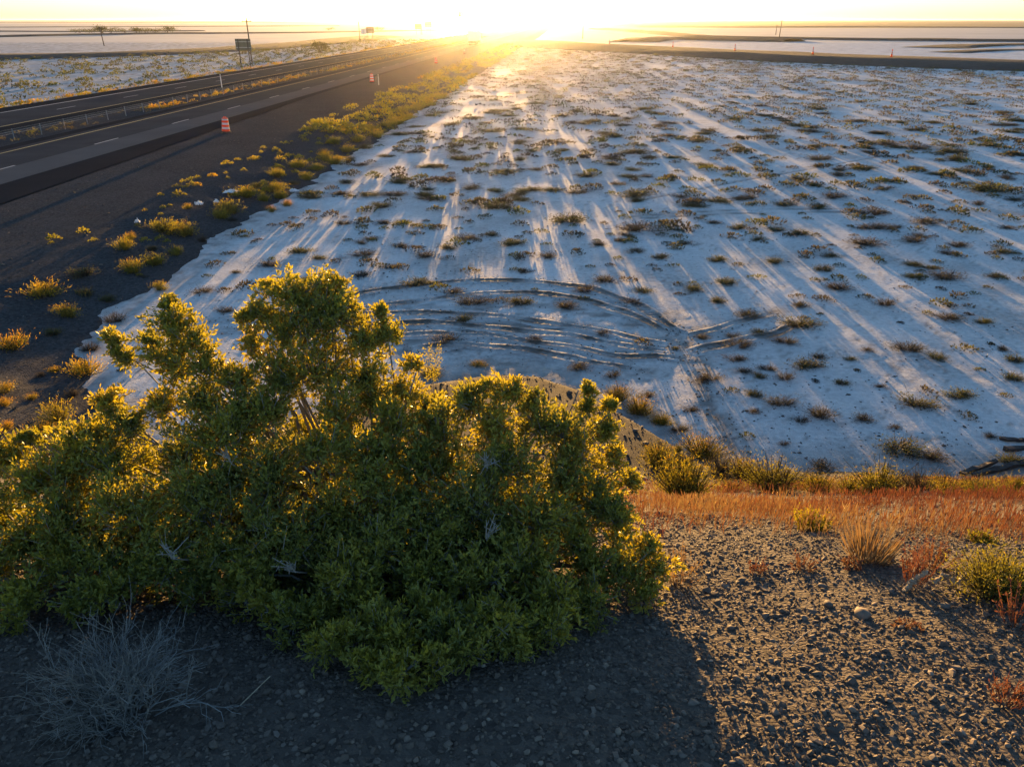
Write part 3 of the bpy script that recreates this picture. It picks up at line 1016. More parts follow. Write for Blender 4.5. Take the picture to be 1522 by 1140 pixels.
def flat_label(x, y, w, kind):
    """size, colour and the landmark nearest to a scattered bush"""
    size = 'tiny' if w < 0.35 else 'small' if w < 0.6 else 'middling' if w < 0.95 else 'broad' if w < 1.5 else 'very broad'
    u, v = to_uv(x, y)
    if u < -9.5:
        where = 'beside the dark road fill' if v < 45 else 'beside the roadside scrub toward the sun'
    elif y < 15.5:
        where = 'just beyond the shrubs at the bank foot'
    elif 17 < y < 27 and -7 < x < 7:
        where = ('among' if y < 22 else 'beyond') + ' the curved tyre tracks' + (' by their junction' if x > 3 else ' behind the tall shrub lobe' if x < -2.5 else '')
    elif y < 22:
        where = 'between the timbers and the tyre tracks' if x > 8 else 'beside the churned mud before the tracks'
    elif y < 32:
        where = ('past the tracks at the picture edge' if y < 27 else 'between tracks and brown cluster at the picture edge') if x > 11 else 'past the end of the tyre tracks' if x > 4 else 'just beyond the tyre tracks'
    elif y < 45:
        where = 'around the brown cluster near the picture edge' if x > 12 else 'beside the thin wheel lines' if x > 3 else 'in the streaks of light beyond the tracks'
    elif y < 70:
        row = 'first rows beyond' if y < 51 else 'middle rows beyond' if y < 60 else 'last rows beyond'
        where = row + (' the brown cluster at the picture edge' if x > 27 else ' the brown cluster' if x > 17 else ' the thin wheel lines' if x > 4 else ' the bright light streaks')
    else:
        where = ('halfway to' if y < 95 else 'close to') + (' the ramp bank at the picture edge' if x > 40 else ' the ramp bank between its cones' if x > 18 else ' the ramp bank toward the sun' if x > 4 else ' the sun glare')
    return f'{size} {kind} saltbush, {where}'


flat_xy = []
nflat = 0
GF = np.random.default_rng(77)
for tok in FB.split():
    px, py, w, kd = tok.split(',')
    px, py, w = int(px), int(py), int(w)
    if kd == 'x':
        continue
    ms = {'g': FLAT_G, 'm': FLAT_G if (px + py) % 2 else FLAT_B, 'b': FLAT_B, 'y': FLAT_G}[kd]
    X0, Y0 = on_z(px, py)
    lab = FLAT_LABEL.get((px, py)) or flat_label(X0, Y0, w * DEPTHOF(X0, Y0, 0) / FPX, 'green' if ms is FLAT_G else 'brown')
    put_bush(px, py, w, ms, nflat, 'saltbush', lab, 'bush', 'low bushes scattered over the salt flat', g=GF)
    flat_xy.append(on_z(px, py))
    nflat += 1


def allowed(x, y):
    u, v = to_uv(x, y)
    if u < float(fill_edge(v)) + 0.3:
        return False
    if y < np.interp(x, _fx, _fy) + 0.5:
        return False
    return True


# the rest of the scattered bushes: near ones as individuals, the far mass as one object
cand = []
for ylo, yhi, dens, smin, smax in ((12.5, 22, 0.45, 0.18, 0.7), (22, 36, 0.60, 0.34, 1.15), (36, 60, 0.44, 0.6, 2.0), (60, 110, 0.32, 0.8, 2.7), (110, 190, 0.27, 1.0, 3.0), (190, 270, 0.24, 1.1, 3.0)):
    xm = 0.74 * yhi + 3
    n = int(dens * (yhi - ylo) * 2 * xm)
    X = GF.uniform(-xm, xm, n)
    Y = GF.uniform(ylo, yhi, n)
    S = smin + (smax - smin) * GF.random(n) ** 2.2
    cl = vnoise(X * 0.11 + 3, Y * 0.06) + 0.5 * vnoise(X * 0.5, Y * 0.3)
    for x, y, s_, c in zip(X, Y, S, cl):
        if abs(x) > 0.70 * y + 3 or c < -0.38:
            continue
        if not allowed(x, y):
            continue
        if 15 < y < 26 and abs(x - 0.5) < 6 and GF.random() < 0.55:
            continue
        cand.append((x, y, s_))
fx = np.array(flat_xy)
cand = [c for c in cand if (np.hypot((fx[:, 0] - c[0]) * 1.0, fx[:, 1] - c[1]).min() > 0.35 + 0.4 * c[2])]


def ramp_side(x, y):
    rp = np.array(ramp_pts)
    yy = np.interp(x, rp[:, 0], rp[:, 1])
    return y < yy - 10


cand = [c for c in cand if ramp_side(c[0], c[1])]
cand.sort(key=lambda c: -c[2] / c[1])
n_ind = 300 - nflat
for k, (x, y, s_) in enumerate(cand[:n_ind]):
    brown = vnoise(np.array(x * 0.9), np.array(y * 0.9)) > 0.05
    ms = FLAT_B if brown else FLAT_G
    o = link('saltbush', ms[k % len(ms)])
    o.location = (x, y, 0.005)
    o.scale = (s_, s_ * GF.uniform(0.75, 1.0), (s_ * 0.8 if s_ < 0.6 else 0.36 + 0.2 * s_) * 0.7)
    o.rotation_euler = (0, 0, GF.uniform(0, 6.28))
    tag(o, flat_label(x, y, s_, 'brown' if brown else 'green'), 'bush', 'low bushes scattered over the salt flat')


def light_bushes(P, S, g, leaves, mat, name, tint=(0.5, 0.18), hmax=0.4, width=0.11, leaf=0.22, flatn=0.45):
    """many small bushes as one mesh: P (N,3), S widths"""
    n = len(P)
    k = leaves
    a = g.uniform(0, 6.28, (n, k))
    r = 0.5 * g.uniform(0, 1, (n, k)) ** 0.75
    stretch = g.uniform(0.75, 1.25, (n, 1))
    h = np.minimum(hmax, flatn * S)[:, None] * (1 - (r * 2) ** 2 * 0.75) * g.uniform(0.3, 1.0, (n, k))
    c = np.stack([P[:, None, 0] + S[:, None] * r * np.cos(a) * stretch, P[:, None, 1] + S[:, None] * r * np.sin(a) / stretch, P[:, None, 2] + h], -1)
    d = norm(np.stack([np.cos(a) * r * 1.6, np.sin(a) * r * 1.6, np.full((n, k), 0.55)], -1) + g.normal(0, 0.35, (n, k, 3)))
    L = (leaf * S[:, None] * g.uniform(0.6, 1.3, (n, k))).clip(0.05, 0.3 if hmax > 0.25 else 0.2)
    W = L * width / 0.22 * g.uniform(0.7, 1.3, (n, k))
    V, F = leaf_geo(c.reshape(-1, 3), d.reshape(-1, 3), L.ravel(), W.ravel(), g)
    tb = np.clip(g.normal(tint[0], tint[1], (n, 1)) + g.normal(0, 0.12, (n, k)), 0.05, 1)
    return make_mesh(name, V, F, mat, False, {'tint': np.repeat(tb.ravel(), 4)})


rest = np.array(cand[n_ind:])
P = np.stack([rest[:, 0], rest[:, 1], np.full(len(rest), 0.0)], 1)
nb = P[:, 1] < 60
parts_ = []
for sel, nl, lf in ((nb, 84, 0.15), (~nb, 26, 0.22)):
    m_ = light_bushes(P[sel], rest[sel, 2], GF, nl, M_flatbush, 'tmp', (0.45, 0.2), 0.2, width=0.10, leaf=lf, flatn=0.22)
    V = np.empty(len(m_.vertices) * 3, np.float32)
    m_.vertices.foreach_get('co', V)
    T = np.empty(len(m_.vertices), np.float32)
    m_.attributes['tint'].data.foreach_get('value', T)
    Fi = np.empty(len(m_.polygons) * 3, np.int32)
    m_.loops.foreach_get('vertex_index', Fi)
    parts_.append((V.reshape(-1, 3), Fi.reshape(-1, 3), T))
    bpy.data.meshes.remove(m_)
sg = Geo()
for V, Fi, T in parts_:
    sg.add(V, Fi, T)
me = sg.mesh('saltbush_scrub', M_flatbush)
tag(link('saltbush_scrub', me), 'countless small bushes spread far over the salt flat', 'scrub', kind='stuff')

# scrub on the salt beyond the far carriageway
n = 2600
U = -56 - 95 * GF.random(n) ** 1.0
Vv = 55 + 330 * GF.random(n)
X, Y = road_xy(U, Vv)
dk = np.array(px_line((-260, 90), (0, 87), (180, 82), (350, 74), (450, 66), (520, 59)))
k = (Y < np.interp(X, dk[:, 0], dk[:, 1]) - 14) & (np.abs(X) < 0.72 * Y + 5)
S = 0.9 + 1.9 * GF.random(n) ** 2
me = light_bushes(np.stack([X, Y, 0 * X - 0.1], 1)[k], S[k], GF, 26, M_flatbush, 'saltbush_scrub', (0.62, 0.16), 0.6, 0.16)
tag(link('saltbush_scrub', me), 'scrub dotted over the salt beyond the far lanes', 'scrub', kind='stuff')

# yellow weeds along the carriageway edges
def weed_strip(name, label, n, u0, u1, v0, v1, s0, s1, tint, leaves=22, mat=None, pw=1.5, hmax=0.4):
    U = GF.uniform(u0, u1, n)
    Vv = v0 + (v1 - v0) * GF.random(n) ** pw
    keep = vnoise(Vv * 0.12, U * 0.6) > -0.22
    U, Vv = U[keep], Vv[keep]
    X, Y = road_xy(U, Vv)
    Z = np.maximum(fill_z(U, Vv), -0.1)
    S = s0 + (s1 - s0) * GF.random(len(U)) ** 2
    me = light_bushes(np.stack([X, Y, Z - 0.01], 1), S, GF, leaves, mat or M_yellowbush, name, tint, hmax)
    return tag(link(name, me), label, 'weeds', kind='stuff')


weed_strip('roadside_weeds', 'yellow weeds along the outer edge of the far lanes', 900, -55.6, -52.2, 60, 480, 0.5, 1.3, (0.75, 0.15))
weed_strip('roadside_weeds', 'yellow dry weeds under the median cable barrier', 750, -39.4, -36.9, 74, 420, 0.3, 0.8, (0.72, 0.15), hmax=0.35)
weed_strip('roadside_weeds', 'sparse grey weeds in the near part of the median', 130, -39.6, -36.8, 40, 78, 0.3, 0.8, (0.3, 0.15), mat=M_flatbush, hmax=0.2)
weed_strip('roadside_scrub', 'thick yellow-green scrub along the road fill toward the sun', 1250, -19.5, -13.2, 58, 330, 0.4, 1.4, (0.5, 0.18), 34, pw=1.15, hmax=0.45)

weed_strip('roadside_scrub', 'small yellow-green weeds between the bushes on the dark fill', 190, -19.0, -13.6, 24, 78, 0.2, 0.6, (0.42, 0.2), 60, pw=0.9, hmax=0.3)

# ------------------------------------------------------------------ roadside shrubs seen one by one
RB = """66,441,56,o 248,346,46,y 279,350,36,y 185,372,27,y 194,356,18,o 200,406,36,y 230,395,36,y 260,381,24,y 240,432,22,y 122,411,34,g 126,443,30,g 102,472,34,y 80,498,22,g
18,520,50,o 161,449,24,g 330,326,26,y 342,318,42,y 365,294,42,y 407,287,36,y 411,264,24,y 443,250,28,y 457,268,22,y 480,232,18,o 486,240,26,y 427,307,17,o 404,316,17,o 279,311,14,o
227,372,16,g 127,557,52,o 10,582,26,o 90,625,50,y 62,645,34,o 8,602,22,o 47,594,17,o 10,638,22,o 80,553,16,o 133,522,26,b 38,668,44,o 150,600,30,b 105,590,22,b 170,480,30,b 60,560,14,b
395,300,20,y 418,296,22,y 380,279,16,g 470,255,24,y 500,245,26,y 515,228,22,y 497,214,22,y 530,212,26,y 545,196,24,y 560,205,24,y 575,190,26,y 545,222,20,g 590,186,26,y 605,178,26,y 600,168,22,y
620,165,26,y 640,158,26,y 630,150,22,y 655,148,26,y 520,240,16,g 438,276,16,g 300,360,16,b 345,330,14,b 215,415,14,b"""
RB_LABEL = {
    (66, 441): 'rounded golden bush alone on the dark fill at the edge of the picture',
    (248, 346): 'wide yellow-green bush on the dark fill, larger of a touching pair',
    (279, 350): 'yellow-green bush at the sunward end of a touching pair on the dark fill',
    (18, 520): 'golden-orange bush cut by the edge of the picture above the big shrub',
    (127, 557): 'low orange-yellow bush on dark ground beside the big shrub top',
    (90, 625): 'yellow-green bush on dark ground close behind the edge shrub',
    (185, 372): 'tall narrow yellow-green bush on the dark fill',
    (365, 294): 'wide yellow-green bush beside the white litter on the road fill',
    (407, 287): 'yellow-green bush between white litter and the salt edge',
}
for i, tok in enumerate(RB.split()):
    px, py, w, kd = tok.split(',')
    px, py, w = int(px), int(py), int(w)
    ms = {'y': YEL, 'o': ORA, 'g': FLAT_G, 'b': GRY}[kd]
    spot = 'on dark ground behind the big shrub' if py > 460 else 'low on the dark fill above the big shrub' if py > 385 else 'on the dark fill below the white litter' if py > 325 else 'on the dark fill near the white litter' if py > 272 else 'in the thickening row along the fill' if py > 200 else 'at the start of the thick golden scrub'
    size = 'tiny' if w < 17 else 'small' if w < 24 else 'middling' if w < 32 else 'broad'
    lab = RB_LABEL.get((px, py)) or size + {'y': ' yellow-green bush ', 'o': ' golden-orange bush ', 'g': ' dull green bush ', 'b': ' grey-brown dry brush '}[kd] + spot
    put_bush(px, py, w * 1.12, ms, i, 'dry_brush' if kd == 'b' else 'rabbitbrush', lab, 'bush', 'bushes along the dark road fill', z=0.3, g=GF, tall=1.5 if (px, py) == (185, 372) else 1.0)

# ------------------------------------------------------------------ shrubs along the foot of the bank
FT = [(1018, 738, 82, 'y', 1.25, 'bright green feathery bush at the top of the orange grass'),
      (978, 687, 50, 'y', 0.9, 'rounded yellow-green bush on the bare gravel apron'),
      (1043, 676, 56, 'o', 1.1, 'golden-topped bush where the apron meets the salt'),
      (1104, 706, 44, 'o', 1.1, 'upright golden bush at the corner of the salt'),
      (1149, 728, 78, 'y', 0.8, 'wide yellow-green bush, first of the row above the orange grass'),
      (1215, 729, 48, 'y', 0.8, 'yellow-green bush, second of the row above the orange grass'),
      (1262, 731, 44, 'y', 0.8, 'dull green bush, third of the row above the orange grass'),
      (1309, 731, 76, 'y', 0.8, 'bright yellow-green low bush in the middle of the row above the grass'),
      (1365, 729, 60, 'b', 0.9, 'grey-brown dry brush in the row above the orange grass'),
      (1412, 732, 52, 'o', 0.8, 'yellow bush beside the grey-brown brush in the row'),
      (1464, 736, 48, 'y', 0.8, 'yellow-green bush near the end of the row by the timbers'),
      (1507, 736, 52, 'y', 0.9, 'last yellow-green bush of the row, at the picture edge'),
      (1068, 700, 46, 'b', 0.9, 'grey-brown brush behind the feathery green bush'),
      (1190, 722, 50, 'b', 0.8, 'grey brush filling the row between yellow-green bushes'),
      (1340, 727, 44, 'b', 0.8, 'grey brush tucked behind the bright low bush'),
      (1440, 728, 44, 'b', 0.8, 'dry grey brush next to the timbers'),
      (918, 592, 32, 'o', 1.2, 'golden bush on the rim of the apron next to the big shrub'),
      (950, 612, 40, 'o', 1.1, 'orange-yellow bush on the rim of the apron'),
      (984, 628, 30, 'y', 0.8, 'small green bush low on the rim of the apron'),
      (1007, 668, 16, 'y', 0.9, 'tiny yellow-green plant beside the golden-topped bush'),
      (712, 541, 24, 'o', 0.5, 'tiny yellow plant on the crest of the apron'),
      (640, 556, 34, 'o', 0.6, 'orange low plant on the apron near the tall lobe of the shrub'),
      (1015, 690, 36, 'b', 0.8, 'faded brush between two yellow bushes on the apron'),
      (1085, 728, 44, 'o', 0.6, 'low ochre plant beside the feathery green bush')]
for i, (px, py, w, kd, tall, lab) in enumerate(FT):
    put_bush(px, py + 3, w * 1.25, {'y': NYEL, 'o': NORA, 'b': NGRY}[kd], i + 2, 'dry_brush' if kd == 'b' else 'rabbitbrush', lab, 'bush', 'bushes at the foot of the gravel bank', bankside=True, tall=tall * 1.02, g=GF)

# ------------------------------------------------------------------ mud clods and litter of dead twigs on the salt
GC = np.random.default_rng(5)
cp, cs = [], []
allb = list(flat_xy) + [(c[0], c[1]) for c in cand[:n_ind]]
for (x, y) in allb:
    if y > 75:
        continue
    for k in range(GC.integers(3, 9)):
        q = (x + GC.normal(0, 0.55), y + GC.normal(0, 0.5))
        if allowed(*q):
            cp.append((*q, 0.02))
            cs.append(GC.uniform(0.015, 0.05))
for a, b in zip(TA, TB):
    L = np.linalg.norm(b - a)
    dr = (b - a) / L
    for k in range(int(L * 16)):
        t = GC.random()
        off = GC.normal(0, 0.09) + GC.choice((-0.18, 0.18))
        q = a + (b - a) * t + np.array((-dr[1], dr[0])) * off
        if allowed(*q):
            cp.append((*q, 0.04))
            cs.append(GC.uniform(0.012, 0.035))
for k in range(6500):
    y = 11 + 50 * GC.random() ** 1.6
    q = (GC.uniform(-0.7, 0.7) * y, y)
    if allowed(*q):
        cp.append((*q, 0.02))
        cs.append(GC.uniform(0.008, 0.03))
V, F = crumbs(np.array(cp), np.array(cs), GC, 0.5)
tag(link('mud_clods', make_mesh('mud_clods', V, F, M_mud)), 'dark clods and crumbs of mud strewn over the salt', 'mud', kind='stuff')

# ================================================================== ORANGE GRASS ON THE CREST
GG = np.random.default_rng(19)
n = 80000
gx = GG.uniform(-0.6, 9.5, n)
gy = 3.25 + 6.0 * GG.random(n) ** 1.35
dens = 0.5 + 1.2 * vnoise(gx * 1.1, gy * 1.3) + 0.5 * vnoise(gx * 3.7, gy * 3.7)
edge = sstep(3.25, 4.1, gy + 0.45 * vnoise(gx * 1.7, 4.4) + 0.10 * np.clip(gx - 1, 0, 5))
bare = np.exp(-(((gx - 2.35) / 0.55) ** 2 + ((gy - 4.1) / 0.6) ** 2))
k = (GG.random(n) < np.clip(dens * 1.5 - 0.1, 0, 1) * edge * (1 - 0.85 * bare)) & (gx < 0.75 * gy + 0.8)
gx, gy = gx[k], gy[k]
gz = bank_z(gx, gy)
base = np.stack([gx, gy, gz], 1)
hgt = GG.uniform(0.07, 0.19, len(gx)) * (0.8 + 0.6 * vnoise(gx * 0.8, gy * 0.8 + 40))
d = norm(np.stack([GG.normal(0, 0.2, len(gx)), GG.normal(0, 0.2, len(gx)), np.ones(len(gx))], 1))
gg = Geo()
tin = np.clip(0.42 + 1.2 * vnoise(gx * 1.2 + 8, gy * 1.2) + 0.5 * vnoise(gx * 4, gy * 4) + GG.normal(0, 0.2, len(gx)), 0, 1)
V, F = leaf_geo(base, d, hgt, 0.0034, GG, 0.1)
gg.add(V, F, np.repeat(tin, 4))
top = base + d * (hgt * 0.62)[:, None]
V, F = leaf_geo(top, norm(d + GG.normal(0, 0.12, d.shape)), hgt * 0.42, 0.0075, GG, 0.2)
gg.add(V, F, np.repeat(np.clip(tin - 0.05, 0, 1), 4))
m2 = GG.random(len(gx)) < 0.6
d2 = norm(d[m2] + GG.normal(0, 0.5, (m2.sum(), 3)))
V, F = leaf_geo(base[m2], d2, hgt[m2] * 0.6, 0.004, GG, 0.1)
gg.add(V, F, np.repeat(np.clip(tin[m2] + 0.2, 0, 1), 4))
tag(link('dry_grass', gg.mesh('dry_grass', M_grass)), 'orange-red dry grass along the crest of the gravel bank', 'grass', kind='stuff')


def tuft(name, label, px, py, w, h, n, tint, mat, lean=0.5, width=0.006, cat='plant', heads=False, seed=1):
    """a clump of stems with its foot at a pixel"""
    g = np.random.default_rng(seed)
    x, y, z = on_bank(px, py)
    dist = DEPTHOF(x, y, z)
    wm, hm = w * dist / FPX, h * dist / FPX
    a = g.uniform(0, 6.28, n)
    r = np.sqrt(g.random(n))
    b = np.stack([0.28 * wm * r * np.cos(a), 0.28 * wm * r * np.sin(a), np.full(n, -0.01)], 1)
    d = norm(np.stack([lean * r * np.cos(a), lean * r * np.sin(a), np.ones(n)], 1) + g.normal(0, 0.12, (n, 3)))
    L = hm * g.uniform(0.55, 1.1, n)
    geo = Geo()
    V, F = leaf_geo(b, d, L, width, g, 0.1)
    geo.add(V, F, np.repeat(np.clip(g.normal(tint, 0.12, n), 0, 1), 4))
    if heads:
        for rep in range(6):
            t = g.uniform(0.35, 0.98, n)
            c = b + d * (L * t)[:, None]
            V, F = leaf_geo(c, norm(d * 0.8 + g.normal(0, 0.5, (n, 3))), 0.016 * g.uniform(0.6, 1.4, n), 0.007, g, 0.2)
            geo.add(V, F, np.repeat(np.clip(g.normal(tint - 0.05, 0.12, n), 0, 1), 4))
    root = thing(name, label, cat, (x, y, z))
    link('stems', geo.mesh('stems', mat), root)
    return root


tuft('grass_clump', 'pale straw grass clump standing on the gravel below the orange grass', 1290, 832, 80, 62, 260, 0.95, M_grass, 0.6, seed=1)
tuft('dried_plant', 'dark reddish spiky dried plant beside the straw clump', 1356, 868, 46, 78, 46, 0.18, M_grass, 0.35, 0.005, heads=True, seed=2)
tuft('dried_plant', 'orange-lit dried plant leaning out beside the big shrub', 1010, 862, 62, 52, 44, 0.8, M_grass, 0.7, 0.005, heads=True, seed=3)
tuft('dried_plant', 'pinkish stiff dried stems at the picture edge below the green bush', 1512, 930, 60, 60, 40, 0.12, M_grass, 0.5, 0.006, heads=True, seed=4)
tuft('dried_plant', 'low reddish dried plant near the corner of the gravel', 1495, 1045, 46, 46, 36, 0.15, M_grass, 0.6, 0.005, heads=True, seed=5)
tuft('dried_plant', 'tiny orange dried plant alone on the gravel, below the feathery bush', 1122, 852, 22, 26, 20, 0.3, M_grass, 0.6, 0.005, heads=True, seed=6)
tuft('dried_plant', 'tiny orange dried plant on the gravel near the bare patch', 1194, 846, 28, 24, 26, 0.4, M_grass, 0.9, 0.005, heads=True, seed=7)
tuft('dried_plant', 'small orange dried plant at the foot of the straw clump', 1266, 846, 30, 20, 30, 0.4, M_grass, 1.0, 0.005, heads=True, seed=8)
tuft('dried_plant', 'flat ochre dried plant lying on the gravel slope', 1350, 934, 60, 10, 40, 0.5, M_grass, 2.5, 0.005, heads=True, seed=9)
tuft('weed', 'yellow-green weed among the orange grass above the straw clump', 1205, 788, 52, 34, 160, 0.6, M_yellowbush, 0.6, 0.006, heads=True, seed=10)
tuft('weed', 'small yellow-green weed in the orange grass near the picture edge', 1456, 806, 34, 18, 90, 0.6, M_yellowbush, 0.8, 0.006, heads=True, seed=11)
tuft('dried_plant', 'russet dried plant between straw clump and twisted dead wood', 1385, 842, 50, 46, 70, 0.45, M_grass, 0.9, 0.004, heads=True, seed=12)

# green low bush at the right edge of the gravel
NEARG = [bush_mesh('green_bush', 500, M_yellowbush, 34, 5200, 0.5, (0.05, 0.009), (0.42, 0.14), 0.05, 1.2)]
o = put_bush(1482, 884, 128, NEARG, 0, 'green_bush', 'low dense green bush at the picture edge on the gravel', 'bush', None, bankside=True, tall=1.0, g=GF)


def wood_piece(name, label, px, py, pts, rad, seed, mat=M_driftwood, cat='dead wood'):
    """knobbly twisted wood from a polyline in metres"""
    g = np.random.default_rng(seed)
    x, y, z = on_bank(px, py)
    pts = np.array(pts, float)
    t = np.linspace(0, len(pts) - 1, 26)
    P = np.stack([np.interp(t, range(len(pts)), pts[:, i]) for i in range(3)], 1) + g.normal(0, rad * 0.25, (26, 3))
    mb = MB()
    for a, b, r0, r1 in zip(P[:-1], P[1:], rad * g.uniform(0.7, 1.3, 25), rad * g.uniform(0.6, 1.2, 25)):
        mb.tube(a, b, r0, r1, 7)
    for k in range(14):
        c = P[g.integers(0, 26)] + g.normal(0, rad * 0.6, 3)
        V, F = rocks(c[None], np.array([rad * g.uniform(0.5, 0.9)]), g, 0.9)
        mb.add(V, [tuple(f) for f in F])
    o = mb.build(name, mat)
    o.location = (x, y, z + rad * 0.4)
    return tag(o, label, cat)


wood_piece('dead_root', 'pale knobbly upright dead root under the spiky dried plant', 1352, 880, [(-0.02, 0, 0), (0.01, 0.01, 0.05), (0.05, 0.0, 0.1)], 0.011, 1)
wood_piece('dead_root', 'pale twisted dead root lying beside the low green bush', 1404, 874, [(-0.05, 0.0, 0.02), (0, 0.02, 0.05), (0.05, 0, 0.02), (0.1, 0.03, 0.05), (0.15, 0.0, 0.02), (0.19, 0.02, 0.04)], 0.010, 2)

for k, (px, py, dx, dy, lab) in enumerate([(1162, 972, 0.13, 0.09, 'thin pale dry twig lying on the open gravel'), (358, 1052, 0.07, 0.1, 'short pale twig on the shaded gravel beside the dead bush')]):
    x, y, z = on_bank(px, py)
    mb = MB()
    P = [(0, 0, 0.008), (dx * 0.4, dy * 0.35, 0.02), (dx * 0.75, dy * 0.8, 0.022), (dx, dy, 0.03)]
    for a, b in zip(P[:-1], P[1:]):
        mb.tube(a, b, 0.0022, 0.0018, 6)
    if k == 0:
        mb.tube((0, 0, 0.008), (-0.02, 0.05, 0.03), 0.0018, 0.001, 6)
        mb.tube((dx * 0.4, dy * 0.35, 0.02), (dx * 0.3, dy * 0.9, 0.03), 0.0018, 0.001, 6)
    o = mb.build('dry_twig', M_driftwood)
    o.location = (x, y, z)
    tag(o, lab, 'twig')

# ================================================================== THE BIG SHRUB
LOBES = [  # px, py, radius px, depth m
    (440, 445, 52, 3.35), (480, 435, 40, 3.4), (495, 480, 58, 3.3), (425, 505, 46, 3.25), (545, 520, 48, 3.25), (470, 560, 66, 3.15), (575, 505, 30, 3.3), (520, 470, 34, 3.4), (400, 430, 24, 3.4),
    (255, 490, 46, 3.2), (290, 515, 40, 3.15), (225, 515, 28, 3.2), (172, 508, 24, 3.2), (190, 540, 26, 3.15), (262, 540, 40, 3.1), (248, 458, 18, 3.25),
    (368, 478, 20, 3.3), (375, 520, 32, 3.2), (240, 612, 46, 3.0), (300, 602, 50, 3.0), (355, 575, 42, 3.05), (200, 640, 42, 2.95), (330, 660, 64, 2.85), (400, 625, 56, 2.95), (265, 560, 26, 3.1),
    (600, 590, 42, 3.2), (645, 610, 40, 3.15), (560, 605, 40, 3.1), (700, 605, 50, 3.1), (755, 590, 46, 3.1), (790, 605, 34, 3.1), (720, 580, 30, 3.15), (800, 640, 46, 3.0), (660, 650, 50, 3.0),
    (872, 610, 26, 3.1), (905, 605, 18, 3.1), (900, 645, 36, 3.05), (912, 685, 28, 3.0), (862, 680, 46, 2.95), (875, 580, 14, 3.15),
    (885, 765, 48, 2.75), (915, 780, 30, 2.7), (925, 850, 46, 2.55), (975, 850, 32, 2.55), (885, 862, 52, 2.5), (835, 725, 56, 2.85), (965, 815, 24, 2.6), (960, 885, 28, 2.45),
    (300, 765, 74, 2.6), (250, 835, 60, 2.45), (400, 725, 66, 2.7), (430, 805, 70, 2.5), (500, 760, 58, 2.65), (385, 855, 52, 2.4), (520, 865, 64, 2.35), (600, 765, 64, 2.65), (560, 685, 58, 2.85),
    (655, 705, 56, 2.85), (700, 765, 72, 2.65), (750, 700, 64, 2.8), (625, 865, 64, 2.4), (705, 870, 66, 2.4), (785, 845, 66, 2.45), (800, 785, 56, 2.6), (740, 930, 54, 2.25), (665, 945, 54, 2.2), (565, 945, 50, 2.2),
    (550, 990, 34, 2.1), (645, 985, 34, 2.12), (825, 900, 54, 2.35), (785, 935, 36, 2.27), (485, 920, 44, 2.25), (200, 765, 66, 2.6), (330, 820, 50, 2.45), (470, 680, 56, 2.8),
    (360, 620, 48, 2.95), (315, 555, 38, 3.05), (540, 570, 50, 3.15), (612, 545, 28, 3.25), (415, 570, 52, 3.1), (505, 620, 56, 3.0), (590, 640, 48, 3.0), (625, 690, 50, 2.85), (730, 645, 48, 3.0), (838, 650, 40, 3.0), (158, 600, 36, 3.0), (150, 650, 40, 2.95), (270, 690, 54, 2.85), (545, 735, 54, 2.7), (860, 815, 46, 2.6), (180, 700, 56, 2.8), (350, 720, 50, 2.75), (560, 810, 54, 2.5), (655, 800, 54, 2.55), (745, 770, 50, 2.65), (460, 490, 46, 3.28), (390, 470, 30, 3.32), (565, 470, 22, 3.35), (930, 720, 26, 2.95),
    (500, 960, 44, 2.1), (600, 1000, 38, 2.0), (700, 975, 40, 2.05), (440, 925, 46, 2.2), (815, 940, 38, 2.15), (590, 960, 46, 2.1), (760, 960, 34, 2.1), (880, 905, 40, 2.3), (400, 900, 44, 2.3), (640, 920, 50, 2.2), (540, 910, 50, 2.25)]
LOBES2 = [(170, 880, 44, 2.35), (215, 860, 44, 2.4), (120, 900, 40, 2.32), (40, 900, 50, 2.3), (-120, 720, 80, 2.8), (-130, 820, 80, 2.6), (-210, 760, 80, 2.75), (-230, 860, 70, 2.5), (-60, 640, 50, 3.0), (-150, 640, 50, 3.0), (130, 690, 62, 2.85), (65, 725, 62, 2.75), (105, 790, 72, 2.6), (35, 815, 56, 2.55), (20, 690, 36, 2.9), (-40, 750, 70, 2.7), (150, 840, 46, 2.45), (45, 660, 26, 2.95), (110, 650, 30, 2.95), (-30, 680, 40, 2.9), (90, 850, 40, 2.45), (-20, 850, 50, 2.45)]


